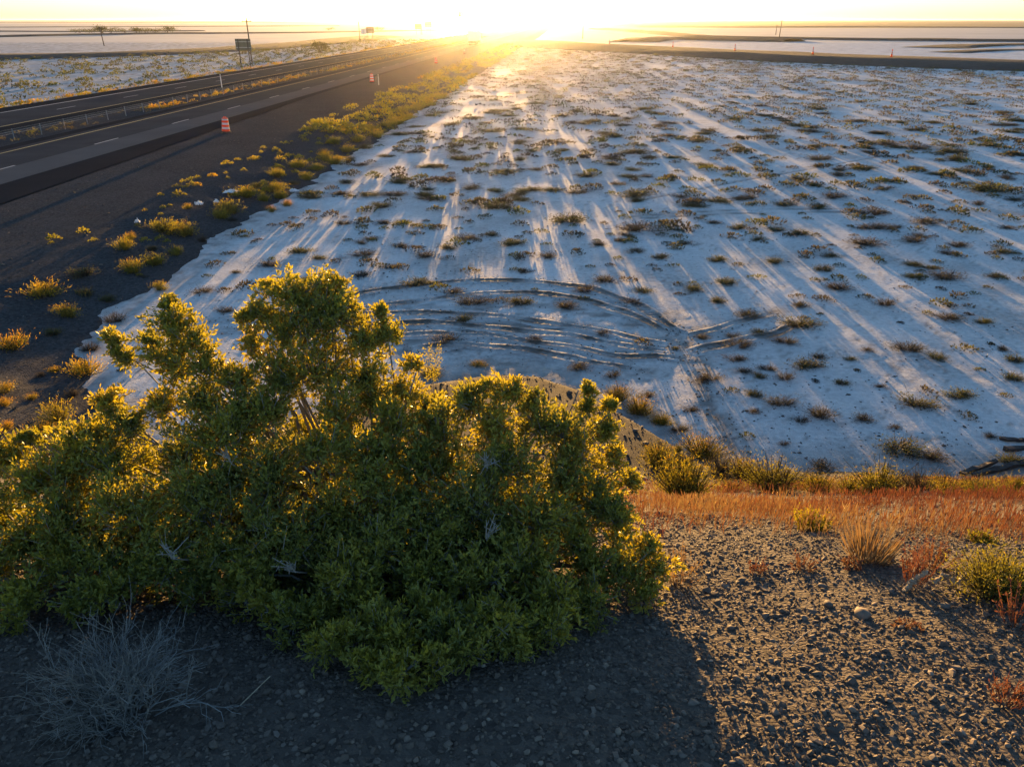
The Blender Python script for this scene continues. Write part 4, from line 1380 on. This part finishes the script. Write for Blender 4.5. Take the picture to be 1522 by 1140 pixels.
def big_shrub(name, label, lobes, base_px, seed, leafd=1.0, skirt=()):
    g = np.random.default_rng(seed)
    bx_, by_, bz_ = base_px
    root = thing(name, label, 'shrub', (bx_, by_, bz_))
    B = np.array((bx_, by_, bz_))
    stems = Geo()
    full = []
    for (px, py, rp, Y) in lobes:
        C = at_depth(px, py, Y)
        gz_ = float(bank_z(C[0], C[1]))
        r = (0.7 if py < 640 and px > 580 else 0.86 if py < 640 else 0.95) * rp * DEPTHOF(*C) / FPX
        while C[2] < gz_ + r * 0.6 and Y > 1.5:        # low lobes rest on the gravel, nearer to the camera
            Y -= 0.02
            C = at_depth(px, py, Y)
            gz_ = float(bank_z(C[0], C[1]))
        full.append((C, r, 1.0))
        drop = C[2] - gz_
        if drop > r + 0.22 and Y > 2.35:          # lower foliage filling the skirt under a high lobe
            k = 1
            for j in range(k):
                f_ = 0.5
                Q = np.array((C[0] * (1 - 0.1 * f_) + g.normal(0, 0.05), C[1] - 0.05 + g.normal(0, 0.07), gz_ + drop * (1 - f_) * 0.9))
                full.append((Q, r * g.uniform(0.95, 1.15), 0.7))
    for (wx_, wy_, wr_) in skirt:                  # low back foliage added to block sun passing under the lobes
        full.append((np.array((wx_, wy_, float(bank_z(wx_, wy_)) + wr_ * 0.7)), wr_, 0.7))
    for C, r, dn_ in full:
        C = C - B
        # limb from the crown of the root to the lobe
        foot = np.array((C[0] * 0.25 + g.normal(0, 0.08), C[1] * 0.25 + g.normal(0, 0.06), 0))
        foot[2] = float(bank_z(foot[0] + B[0], foot[1] + B[1])) - B[2] - 0.02
        P = [foot]
        for t in (0.3, 0.55, 0.8, 1.0):
            q = foot + (C - foot) * t + g.normal(0, 0.03, 3)
            q[2] = foot[2] + (C[2] - foot[2]) * t ** 0.85
            P.append(q)
        P = np.array(P)
        rr = np.array((0.017, 0.013, 0.009, 0.006, 0.004)) * (0.7 + r * 2)
        V, F = seg_geo(P[:-1], P[1:], rr[:-1], rr[1:])
        stems.add(V, F, 0.2)
        geo = Geo()
        lt = g.normal(0, 0.13)
        # sub-clumps make the outline uneven
        nsub = int(7 + 66 * r)
        dirs = norm(g.normal(size=(nsub, 3)) + np.array((0, 0, 0.45)))
        sub = C + dirs * r * g.uniform(0.3, 1.12, (nsub, 1)) * np.array((1, 0.95, 0.95))
        sr = np.minimum(r * g.uniform(0.26, 0.5, nsub), 0.1)
        for sc_, srr, dr in zip(sub, sr, dirs):
            nt_ = max(6, int(20 * dn_ * (srr / 0.06) ** 1.3))
            o_ = sc_ - dr * srr * 0.9
            td = norm(dr * 0.5 + np.array((0, 0, 0.55)) + g.normal(0, 0.55, (nt_, 3)))
            tl = srr * g.uniform(0.9, 1.7, nt_)
            a = o_ + g.normal(0, srr * 0.35, (nt_, 3))
            e = a + td * tl[:, None]
            V, F = seg_geo(a[::4], e[::4], 0.0018, 0.0009)
            stems.add(V, F, 0.5)
            V, F = seg_geo(np.repeat(C[None], 2, 0), a[:2], 0.003, 0.002)
            stems.add(V, F, 0.3)
            nl = int(9 * leafd)
            t = g.uniform(0.25, 1.05, (nt_, nl))
            c = a[:, None] + td[:, None] * (tl[:, None] * t)[..., None] + g.normal(0, 0.0035, (nt_, nl, 3))
            d = norm(td[:, None] * 0.75 + g.normal(0, 0.62, (nt_, nl, 3)) + np.array((0, 0, 0.2)))
            L = 0.0235 * g.uniform(0.5, 1.35, (nt_, nl))
            V, F = leaf_geo(c.reshape(-1, 3), d.reshape(-1, 3), L.ravel(), (L * 0.40).ravel(), g, 0.25)
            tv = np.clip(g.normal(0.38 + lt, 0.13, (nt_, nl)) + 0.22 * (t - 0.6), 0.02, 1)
            geo.add(V, F, np.repeat(tv.ravel(), 4))
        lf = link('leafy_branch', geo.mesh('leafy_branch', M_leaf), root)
        lf['kind'] = 'stuff'
    link('stems', stems.mesh('stems', M_dead), root)
    return root


b0 = (-0.42, 2.75, float(bank_z(-0.42, 2.75)))
big_shrub('greasewood_shrub', 'large sprawling green shrub glowing at its tips, standing on the gravel bank', LOBES, b0, 41, skirt=[(-1.3, 2.95, 0.2), (-1.0, 3.0, 0.2), (-0.7, 3.0, 0.2), (-1.1, 2.6, 0.16), (-0.85, 2.7, 0.16), (-1.25, 2.45, 0.14), (-1.05, 2.4, 0.12), (-1.4, 2.7, 0.18), (-1.2, 2.8, 0.18), (-0.95, 2.5, 0.14), (-0.4, 3.05, 0.24), (-0.1, 2.95, 0.22), (0.2, 2.85, 0.18), (-0.6, 2.75, 0.24), (-0.3, 2.7, 0.24), (0.0, 2.65, 0.22), (-1.0, 3.2, 0.24), (-0.7, 3.3, 0.24), (-0.2, 3.25, 0.2)])
b1 = (-1.85, 2.75, float(bank_z(-1.85, 2.75)))
big_shrub('greasewood_shrub', 'smaller dark shrub cut off by the picture edge, touching the large shrub', LOBES2, b1, 42, skirt=[(-1.6, 2.85, 0.2), (-1.9, 2.9, 0.2), (-2.3, 2.9, 0.2), (-1.45, 2.6, 0.15)])

# one sparse sprig standing up behind the shrub
x, y, z = on_bank(648, 640)
sp = thing('leafy_sprig', 'thin sparse green sprig poking up between shrub lobes against the salt', 'plant', (x, y, z))
g = np.random.default_rng(8)
tipz = at_depth(645, 505, y)[2] - z
geo, st = Geo(), Geo()
for k in range(7):
    e = np.array((g.normal(0, 0.11), g.normal(0, 0.06), tipz * g.uniform(0.8, 1.0)))
    a = np.array((0, 0, tipz * 0.3))
    V, F = seg_geo(np.array([(0, 0, 0), a]), np.array([a, e]), np.array((0.006, 0.004)), np.array((0.004, 0.0015)))
    st.add(V, F, 0.4)
    n = 60
    t = g.uniform(0.45, 1.0, n)
    c = a + (e - a) * t[:, None] + g.normal(0, 0.02, (n, 3))
    V, F = leaf_geo(c, norm(g.normal(0, 0.6, (n, 3)) + np.array((0, 0, 0.7))), 0.05, 0.016, g)
    geo.add(V, F, np.repeat(np.clip(g.normal(0.6, 0.15, n), 0, 1), 4))
link('stems', st.mesh('stems', M_dead), sp)
link('foliage', geo.mesh('foliage', M_leaf), sp)['kind'] = 'stuff'

# ------------------------------------------------------------------ grey dead bush in front
def twig_bush(name, label, px, py, wpx, hpx, n_main, seed, mat=M_greytwig):
    g = np.random.default_rng(seed)
    x, y, z = on_bank(px, py)
    dist = DEPTHOF(x, y, z)
    Rm, Hm = 0.5 * wpx * dist / FPX, hpx * dist / FPX
    root = thing(name, label, 'dead bush', (x, y, z))
    lv = []
    A = g.normal(0, 0.03, (n_main, 3)) * np.array((1, 1, 0))
    az = g.uniform(0, 6.28, n_main)
    el = np.arcsin(g.uniform(0.12, 1.0, n_main))
    D = np.stack([np.cos(az) * np.cos(el), np.sin(az) * np.cos(el), np.sin(el)], 1)
    Lg = np.hypot(Rm * np.cos(el), Hm * np.sin(el)) * g.uniform(0.3, 0.5, n_main)
    r = np.full(n_main, 0.0027)
    geo = Geo()
    for level in range(4):
        half = A + (D + g.normal(0, 0.12, D.shape)) * (Lg * 0.5)[:, None]
        D2 = norm(D + g.normal(0, 0.22, D.shape))
        E = half + D2 * (Lg * 0.5)[:, None]
        V, F = seg_geo(A, half, r, r * 0.88)
        geo.add(V, F, np.repeat(np.clip(g.normal(0.45, 0.2, len(A)), 0, 1), 6))
        V, F = seg_geo(half, E, r * 0.88, r * 0.75)
        geo.add(V, F, np.repeat(np.clip(g.normal(0.5, 0.2, len(A)), 0, 1), 6))
        if level == 3:
            break
        kids = 3 if level < 2 else 2
        t = g.uniform(0.35, 1.0, (len(A), kids))[..., None]
        base = np.where(t < 0.5, A[:, None] + (half - A)[:, None] * t * 2, half[:, None] + (E - half)[:, None] * (t * 2 - 1))
        nd_ = norm(D2[:, None] + g.normal(0, 0.5, (len(A), kids, 3)) + np.array((0, 0, 0.08)))
        A = base.reshape(-1, 3)
        D = nd_.reshape(-1, 3)
        Lg = np.repeat(Lg, kids) * g.uniform(0.5, 0.85, len(A))
        r = np.repeat(r, kids) * 0.68
    link('twigs', geo.mesh('twigs', mat), root)
    return root


twig_bush('dead_bush', 'bare grey twiggy bush in the dark corner before the large shrub', 190, 1060, 310, 180, 64, 61)

# small dead sprigs jutting from the shrub face
for k, (px, py, Y, s_, lab) in enumerate([(724, 695, 2.62, 0.09, 'pale dead sprig sticking out of the shrub, uppermost in its middle'), (722, 800, 2.42, 0.10, 'pale dead sprig in the shadowed middle of the shrub'),
                                          (440, 850, 2.28, 0.08, 'pale dead sprig low on the shrub above the dead bush'), (255, 830, 2.3, 0.09, 'pale forked dead sprig over the bare grey bush'), (345, 690, 2.65, 0.08, 'pale dead sprig on the shrub between its lit lobes')]):
    g = np.random.default_rng(700 + k)
    C = at_depth(px, py, Y)
    geo = Geo()
    a0 = np.array((0, 0.12, -0.1))
    n = 9
    s_ = s_ * 0.45
    lean = np.array((g.normal(0, 0.6), -0.3, 1.0))
    e = norm(lean + g.normal(0, 0.5, (n, 3))) * (s_ * g.uniform(0.8, 2.2, n))[:, None]
    V, F = seg_geo(np.repeat(a0[None], 1, 0), np.zeros((1, 3)), 0.004, 0.003)
    geo.add(V, F, 0.6)
    e0 = lean * s_ * np.linspace(0, 0.8, n)[:, None]
    e = e + e0
    V, F = seg_geo(e0, e, 0.0022, 0.0012)
    geo.add(V, F, 0.8)
    V, F = seg_geo(e0[:1], e0[-1:], 0.003, 0.002)
    geo.add(V, F, 0.7)
    e2 = np.repeat(e0 + (e - e0) * 0.6, 3, 0)
    V, F = seg_geo(e2, e2 + g.normal(0, s_ * 0.3, e2.shape), 0.0015, 0.0008)
    geo.add(V, F, 0.9)
    o = link('dead_sprig', geo.mesh('dead_sprig', M_dead))
    o.location = C
    tag(o, lab, 'twig')

# ================================================================== SMALL MAN-MADE THINGS
# traffic drums on the shoulder
def make_drum(name, label, group):
    t = thing(name, label, 'traffic drum', group=group)
    MB().lathe([(0.36, 0.0), (0.37, 0.03), (0.35, 0.085), (0.295, 0.09)], 24).build('base', M_rubber, t)
    zz = [0.09, 0.24, 0.39, 0.54, 0.69, 0.84, 0.95]
    rad = lambda z: 0.285 - 0.065 * (z - 0.09) / 0.86
    for k in range(6):
        z0, z1 = zz[k], zz[k + 1]
        m_ = M_orange if k % 2 == 0 else M_white
        step = 0.006 * (k % 2)
        MB().lathe([(rad(z0) - step, z0), (rad(z0) - step, z0 + 0.01), (rad(z1) - step - 0.004, z1 - 0.012), (rad(z1) - step - 0.004, z1)], 24, cap=False).build('orange_band' if k % 2 == 0 else 'white_band', m_, t, True)
    MB().lathe([(0.215, 0.95), (0.205, 0.985), (0.12, 1.0), (0.05, 1.0)], 24).build('top', M_orange, t, True)
    h = MB()
    h.box(-0.1, -0.07, -0.02, 0.02, 0.995, 1.06)
    h.box(0.07, 0.1, -0.02, 0.02, 0.995, 1.06)
    h.box(-0.1, 0.1, -0.0215, 0.0215, 1.06, 1.09)
    h.build('handle', M_orange, t)
    return t


DR = [(336, 197, 'orange and white striped traffic drum, largest, on the shoulder edge'), (553, 123, 'orange and white traffic drum beside the thin marker post'), (648, 95, 'small far traffic drum in the golden glow on the shoulder'), (690, 80, 'farthest traffic drum, almost lost in the sun glare')]
drum = None
for k, (px, py, lab) in enumerate(DR):
    o = make_drum('traffic_drum', lab, 'traffic drums along the shoulder') if k == 0 else copy_tree(drum)
    drum = drum or o
    z = 0.55
    x, y = on_z(px, py, z)
    u, v = to_uv(x, y)
    z = float(fill_z(np.array(u), np.array(v)))
    x, y = on_z(px, py, z)
    o.location = (x, y, z)
    o.rotation_euler = (0.0, 0.06 if k == 0 else 0.0, 0.7 * k)
    o['label'] = lab

# tall cones along the ramp bank
def make_cone(name, label, group):
    t = thing(name, label, 'traffic cone', group=group)
    MB().box(-0.24, 0.24, -0.24, 0.24, 0, 0.06).build('base', M_rubber, t)
    prof = lambda z: 0.17 - 0.115 * (z - 0.06) / 1.1
    zz = [0.06, 0.5, 0.66, 0.78, 0.94, 1.16]
    for k in range(5):
        MB().lathe([(prof(zz[k]), zz[k]), (prof(zz[k + 1]), zz[k + 1])], 16).build('white_collar' if k % 2 else 'orange_sleeve', M_white if k % 2 else M_orange, t, True)
    MB().lathe([(0.055, 1.16), (0.05, 1.18), (0.05, 1.24), (0.035, 1.26)], 12).build('top_knob', M_orange, t, True)
    return t


CN = [(906, 66, 'orange traffic cone nearest the sun glare on the ramp bank'), (1000, 70.5, 'second orange traffic cone from the sun glare on the ramp bank'), (1092, 75, 'third orange traffic cone from the sun glare on the ramp bank'), (1208, 80, 'fourth orange traffic cone from the sun glare on the ramp bank'), (1325, 84, 'last orange traffic cone, farthest from the sun glare on the ramp bank')]
cone = None
rp = np.array(ramp_pts)
for k, (px, py, lab) in enumerate(CN):
    o = make_cone('traffic_cone', lab, 'traffic cones on the ramp bank') if k == 0 else copy_tree(cone)
    cone = cone or o
    x, f, d = ray(px, py)
    Y = np.linspace(120, 330, 4000)
    X = x * Y / f
    j = np.argmin(np.abs(Y - (np.interp(X, rp[:, 0], rp[:, 1]) + 1.0)))
    o.location = (X[j], Y[j], 0.98)
    o.scale = (1.25, 1.25, 1.25)
    o['label'] = lab

# thin marker posts
def marker(px, py, h, label, z=0.5):
    x, y = on_z(px, py, z)
    u, v = to_uv(x, y)
    z = float(fill_z(np.array(u), np.array(v)))
    x, y = on_z(px, py, z)
    t = thing('marker_post', label, 'marker post', (x, y, z))
    MB().box(-0.05, 0.05, -0.015, 0.015, -0.1, h).build('post', M_white, t)
    MB().box(-0.045, 0.045, -0.02, -0.0155, h - 0.25, h - 0.06).build('reflector', M_steel, t)
    return t


marker(330, 131, 1.5, 'white marker post at the inner edge of the far lanes')
marker(563, 127, 1.25, 'thin marker post next to the second traffic drum')

# cable barrier in the median
cb = thing('cable_barrier', 'low cable barrier on thin white posts along the median', 'barrier')
mbp = MB()
mbp.box(-0.03, 0.03, -0.02, 0.02, -0.05, 0.7)
mbp.box(-0.034, 0.034, -0.024, 0.024, 0.7, 0.78)
pm = mbp.build('post', M_post, cb)
for k in range(64):
    o = pm if k == 0 else pm.copy()
    if k:
        COL.objects.link(o)
        o.parent = cb
    v = 44 + 3.0 * k
    x, y = road_xy(-37.4 + 0.03 * math.sin(k * 2.1), v)
    z = float(fill_z(np.array(-37.4), np.array(v)))
    o.location = (x, y, z)
    o.rotation_euler = (GF.normal(0, 0.02), GF.normal(0, 0.03), -YAW)
for h in (0.45, 0.58, 0.72):
    mbp = MB()
    x0, y0 = road_xy(-37.45, 44)
    x1, y1 = road_xy(-37.45, 233)
    mbp.tube((x0, y0, 0.52 + h), (x1, y1, 0.52 + h), 0.005, seg=5)
    mbp.build('cable', M_steel, cb)

# sign boards seen from behind
def sign(name, label, px, py, w, h, clear, posts=2, mat=M_signback, z=0.0, thick=0.05):
    x, y = on_z(px, py, z)
    t = thing(name, label, 'road sign', (x, y, z), -YAW * 0.5)
    MB().box(-w / 2, w / 2, 0.06, 0.06 + thick, clear, clear + h).build('board', mat, t)
    if posts == 2:
        for s_ in (-0.3, 0.3):
            mb = MB()
            mb.box(s_ * w - 0.08, s_ * w + 0.08, -0.08, 0.055, -0.1, clear + h * 0.97)
            mb.build('post', M_polewood, t)
        for q in (0.25, 0.75):
            MB().box(-w / 2 + 0.05, w / 2 - 0.05, 0.0, 0.058, clear + h * q - 0.05, clear + h * q + 0.05).build('brace', M_steel, t)
    else:
        MB().box(-0.06, 0.06, -0.06, 0.055, -0.1, clear + h * 0.9).build('post', M_steel, t)
    return t


sign('sign_board', 'large dark sign board seen from behind on two posts by the far lanes', 366, 102, 2.8, 1.9, 3.0)
sign('sign_board', 'small dark sign board farther along beside the white one', 551, 61, 3.4, 2.2, 3.0)
sign('white_sign', 'small pale sign on one post near the second utility pole', 542, 69, 1.7, 1.7, 3.6, 1, M_white)
sign('sign_board', 'dim sign board in the glow toward the sun, nearer of two', 622, 52, 4.0, 3.0, 3.0)
sign('sign_board', 'dim sign board in the glow toward the sun, farther of two', 637, 49, 5.0, 3.2, 3.5)
sign('yellow_sign', 'yellow sign high on a post against the sky by the glare', 686, 50, 4.0, 3.2, 9.5, 1, M_signyellow)

# utility poles
def pole(px, py, top_py, label, lean=0.0):
    x, y = on_z(px, py, 0.0)
    f0 = ray(px, top_py)
    h = CAM_H - y * f0[2] / f0[1]
    t = thing('utility_pole', label, 'utility pole', (x, y, -0.1), 0, 'utility poles across the plain')
    r = 0.11 + 0.0002 * y
    MB().lathe([(r, 0), (r * 0.95, h * 0.3), (r * 0.75, h), (r * 0.3, h + 0.06)], 10).build('pole', M_polewood, t, True)
    MB().box(-0.9, 0.9, -0.06, 0.06, h * 0.93, h * 0.93 + 0.12).build('crossarm', M_polewood, t)
    for s_ in (-0.8, 0.0, 0.8):
        MB().lathe([(0.03, h * 0.93 + 0.12), (0.06, h * 0.93 + 0.17), (0.05, h * 0.93 + 0.26), (0.02, h * 0.93 + 0.29)], 8, s_, 0).build('insulator', M_signback, t, True)
    t.rotation_euler = (0, lean, YAW)
    return t


pole(375, 97, 27, 'tall utility pole beside the large sign board')
pole(535, 61, 25, 'utility pole beside the small pale sign')
pole(155, 69, 40, 'leaning short pole alone on the pale flat', -0.05)
pole(627, 52, 33, 'distant utility pole in the golden haze')
pole(866, 58, 25, 'utility pole on the bright flat beside the sun glare')
pole(1158, 58, 30, 'utility pole beyond the third and fourth traffic cones', 0.03)
pole(1153, 52, 38, 'thin far pole just behind another pole on the pond edge')

# trees and bushes on the far dike
M_tree = plant_mat('far_tree_leaf', [(0.0, (0.04, 0.05, 0.02)), (1.0, (0.09, 0.1, 0.03))], 0.35, 0.7, (1.5, 1.25, 0.5))


def far_tree(px, py, w, h, label, seed):
    g = np.random.default_rng(seed)
    x, y = on_z(px, py, 0.0)
    s_ = DEPTHOF(x, y, 0) / FPX
    w, h = w * s_ * 1.35, h * s_ * 1.15
    t = thing('dike_tree', label, 'tree', (x, y, 0.2), 0, 'low trees on the far dikes')
    mb = MB()
    for k in range(4):
        mb.tube((g.normal(0, 0.1 * w), 0, 0), (g.normal(0, 0.28 * w), g.normal(0, 0.2 * w), h * 0.6), 0.05 * h, 0.02 * h, 6)
    mb.build('trunk', M_polewood, t)
    n = 420
    a = g.uniform(0, 6.28, n)
    cl = g.normal(0, 0.3, (7, 3)) * np.array((w, w * 0.8, h * 0.35)) + np.array((0, 0, h * 0.55))
    c = cl[g.integers(0, 7, n)] + g.normal(0, 0.14, (n, 3)) * np.array((w * 1.2, w, h * 1.1))
    c[:, 2] = np.clip(np.abs(c[:, 2]), 0.05 * h, h)
    V, F = leaf_geo(c, norm(g.normal(0, 0.6, (n, 3)) + np.array((0, 0, 0.4))), 0.17 * h, 0.1 * h, g)
    link('crown', make_mesh('crown', V, F, M_tree, False, {'tint': np.repeat(g.random(n), 4)}), t)['kind'] = 'stuff'


TR = [(118, 50, 16, 5, 'low tree at the outer end of the tree row on the far dike'), (135, 50, 18, 6, 'low tree second in the row on the far dike'), (152, 50, 14, 9, 'tallest dark tree of the row on the far dike'), (166, 50, 16, 6, 'low tree behind the leaning pole'),
      (184, 50, 14, 5, 'small tree in the middle of the row on the far dike'), (204, 50, 16, 7, 'rounded tree just past the middle of the row'), (218, 50, 18, 6, 'wide low tree near the end of the row'), (232, 50, 14, 5, 'small low tree near the end of the row'), (250, 49.5, 16, 8, 'dark separate tree at the sunward end of the row'),
      (476, 80, 10, 13, 'golden roadside tree beside the far lanes'), (563, 47.5, 12, 5, 'dim low tree in the golden haze'), (490, 46, 14, 4, 'faint low tree on the hazy dike')]
for k, (px, py, w, h, lab) in enumerate(TR):
    far_tree(px, py, w, h, lab, 800 + k)

# semi-trailer truck heading into the sun
x, y = road_xy(-26.0, 272)
tk = thing('semi_truck', 'dark box truck driving into the sun glare on the near lanes', 'truck', (x - 3.4, y, ZR), -YAW)
MB().box(-1.3, 1.3, 0, 14.5, 1.15, 4.1).build('trailer_box', M_truckbody, tk)
MB().box(-0.5, 0.5, 0.3, 15.5, 0.8, 1.14).build('chassis', M_rubber, tk)
for s_ in (-1, 1):
    MB().box(s_ * 0.65 - 0.62, s_ * 0.65 + 0.62, -0.03, -0.002, 1.25, 4.0).build('rear_door', M_truckbody, tk)
    MB().box(s_ * 1.0 - 0.12, s_ * 1.0 + 0.12, -0.06, -0.002, 0.95, 1.12).build('tail_light', M_red, tk)
    MB().box(s_ * 0.9 - 0.28, s_ * 0.9 + 0.28, 0.3, 0.33, 0.25, 0.95).build('mud_flap', M_rubber, tk)
cab = MB().box(-1.25, 1.25, 15.2, 17.4, 0.6, 3.6).build('cab', M_truckbody, tk)
MB().box(-1.15, 1.15, 17.401, 17.43, 2.0, 3.2).build('windscreen', M_rubber, cab)
wh = MB()
wh.lathe([(0.2, -0.28), (0.5, -0.28), (0.52, -0.2), (0.52, 0.2), (0.5, 0.28), (0.2, 0.28)], 20, axis='x')
w0 = wh.build('wheel', M_rubber, tk)
first = True
for yy in (1.2, 2.5, 13.2, 14.4, 16.6):
    for s_ in (-0.98, 0.98):
        o = w0 if first else w0.copy()
        if not first:
            COL.objects.link(o)
            o.parent = tk
        first = False
        o.location = (s_, yy, 0.52)
MB().box(-1.2, 1.2, 0.05, 0.17, 0.45, 0.58).build('underride_bar', M_steel, tk)

# litter on the road fill
def litter(px, py, w, h, label, seed):
    g = np.random.default_rng(seed)
    x, y = on_z(px, py, 0.35)
    u, v = to_uv(x, y)
    z = float(fill_z(np.array(u), np.array(v)))
    x, y = on_z(px, py, z)
    s_ = DEPTHOF(x, y, z) / FPX
    n = 9
    X, Y = np.meshgrid(np.linspace(-0.5, 0.5, n), np.linspace(-0.5, 0.5, n))
    Z = 0.05 + np.abs(g.normal(0, 0.05, (n, n))) + 0.1 * (1 - (2 * X) ** 2) * (1 - (2 * Y) ** 2) * g.uniform(0.4, 1.4, (n, n))
    X = X * w * s_ * (1 + 0.15 * g.normal(size=(n, n)))
    Y = Y * h * s_ * 2.2 * (1 + 0.15 * g.normal(size=(n, n)))
    me = grid_mesh('litter', X, Y, Z, M_litter, smooth=False)
    o = link('litter', me, None, (x, y, z))
    so = o.modifiers.new('thick', 'SOLIDIFY')
    so.thickness = 0.012
    return tag(o, label, 'litter', 'white litter on the road fill')


litter(344, 288, 20, 7, 'long crumpled white plastic scrap beside the yellow-green bush', 1)
litter(437, 288, 20, 8, 'white plastic scrap nearest the salt edge', 2)
litter(297, 306, 9, 5, 'small white scrap beside the tiny orange bush', 3)
litter(229, 446, 18, 9, 'white plastic scrap at the corner where fill meets salt above the shrub', 4)
litter(322, 303, 7, 3, 'tiny white scrap between the long scrap and the small one', 5)
litter(205, 333, 7, 3, 'faint white scrap alone on the dark shoulder', 6)

# loose stones on the dark fill
n = 7000
U = GC.uniform(-24.5, -8, n)
Vv = 11 + 75 * GC.random(n) ** 1.7
k = U < fill_edge(Vv) - 0.2
U, Vv = U[k], Vv[k]
X, Y = road_xy(U, Vv)
S = np.clip(GC.lognormal(-3.9, 0.5, len(U)), 0.012, 0.09)
V, F = crumbs(np.stack([X, Y, fill_z(U, Vv) + S * 0.1], 1), S, GC, 0.5)
fg = Geo()
fg.add(V, F, np.repeat(np.clip(GC.normal(0.15, 0.16, len(U)), 0, 0.6), 6))
o = link('loose_stones', fg.mesh('loose_stones', M_stone))
tag(o, 'loose stones scattered over the dark road fill', 'stones', kind='stuff')

# fallen timbers at the foot of the bank
def timber(a, b, w, h, label, tilt=0.0):
    (xa, ya), (xb, yb) = on_z(*a), on_z(*b)
    L = math.hypot(xb - xa, yb - ya)
    mb = MB()
    n = 8
    g = np.random.default_rng(int(a[0]))
    vs, fs = [], []
    for i in range(n + 1):
        t = i / n
        j = g.normal(0, 0.012, 4)
        vs += [(L * t, -w / 2 + j[0], 0), (L * t, w / 2 + j[1], 0), (L * t, w / 2 + j[2], h + j[3]), (L * t, -w / 2 + j[0], h + j[1])]
    for i in range(n):
        for k in range(4):
            fs.append((i * 4 + k, i * 4 + (k + 1) % 4, i * 4 + 4 + (k + 1) % 4, i * 4 + 4 + k))
    fs += [(0, 3, 2, 1), (n * 4, n * 4 + 1, n * 4 + 2, n * 4 + 3)]
    mb.add(vs, fs)
    o = mb.build('timber', M_wood)
    o.location = (xa, ya, 0.03)
    o.rotation_euler = (0, -tilt, math.atan2(yb - ya, xb - xa))
    return tag(o, label, 'timber', 'old timbers lying on the salt')


timber((1428, 708), (1480, 692), 0.1, 0.06, 'dark weathered timber slanting on the salt, pointing at the bank', 0.05)
timber((1445, 710), (1535, 690), 0.11, 0.07, 'long dark timber lying flat beside the slanting one', 0.02)
timber((1492, 672), (1540, 668), 0.1, 0.07, 'short dark timber at the picture edge above the others', 0.0)
timber((1485, 655), (1530, 660), 0.09, 0.06, 'uppermost dark timber at the picture edge', 0.03)

# ================================================================== HAZE
hz = MB().box(-31000, 31000, -400, 41000, -12.5, 22.0)
m, nt, out = new_mat('haze_air')
pv = nt.nodes.new('ShaderNodeVolumePrincipled')
pv.inputs['Color'].default_value = (0.92, 0.92, 0.92, 1)
pv.inputs['Density'].default_value = 3.8e-5  # haze scatters strongly enough to stand in for lens flare around the sun
pv.inputs['Anisotropy'].default_value = 0.9
nt.links.new(pv.outputs[0], out.inputs['Volume'])
ho = hz.build('haze', m)
tag(ho, 'thin haze over the whole plain, added for the golden sun glow', 'haze', kind='stuff')
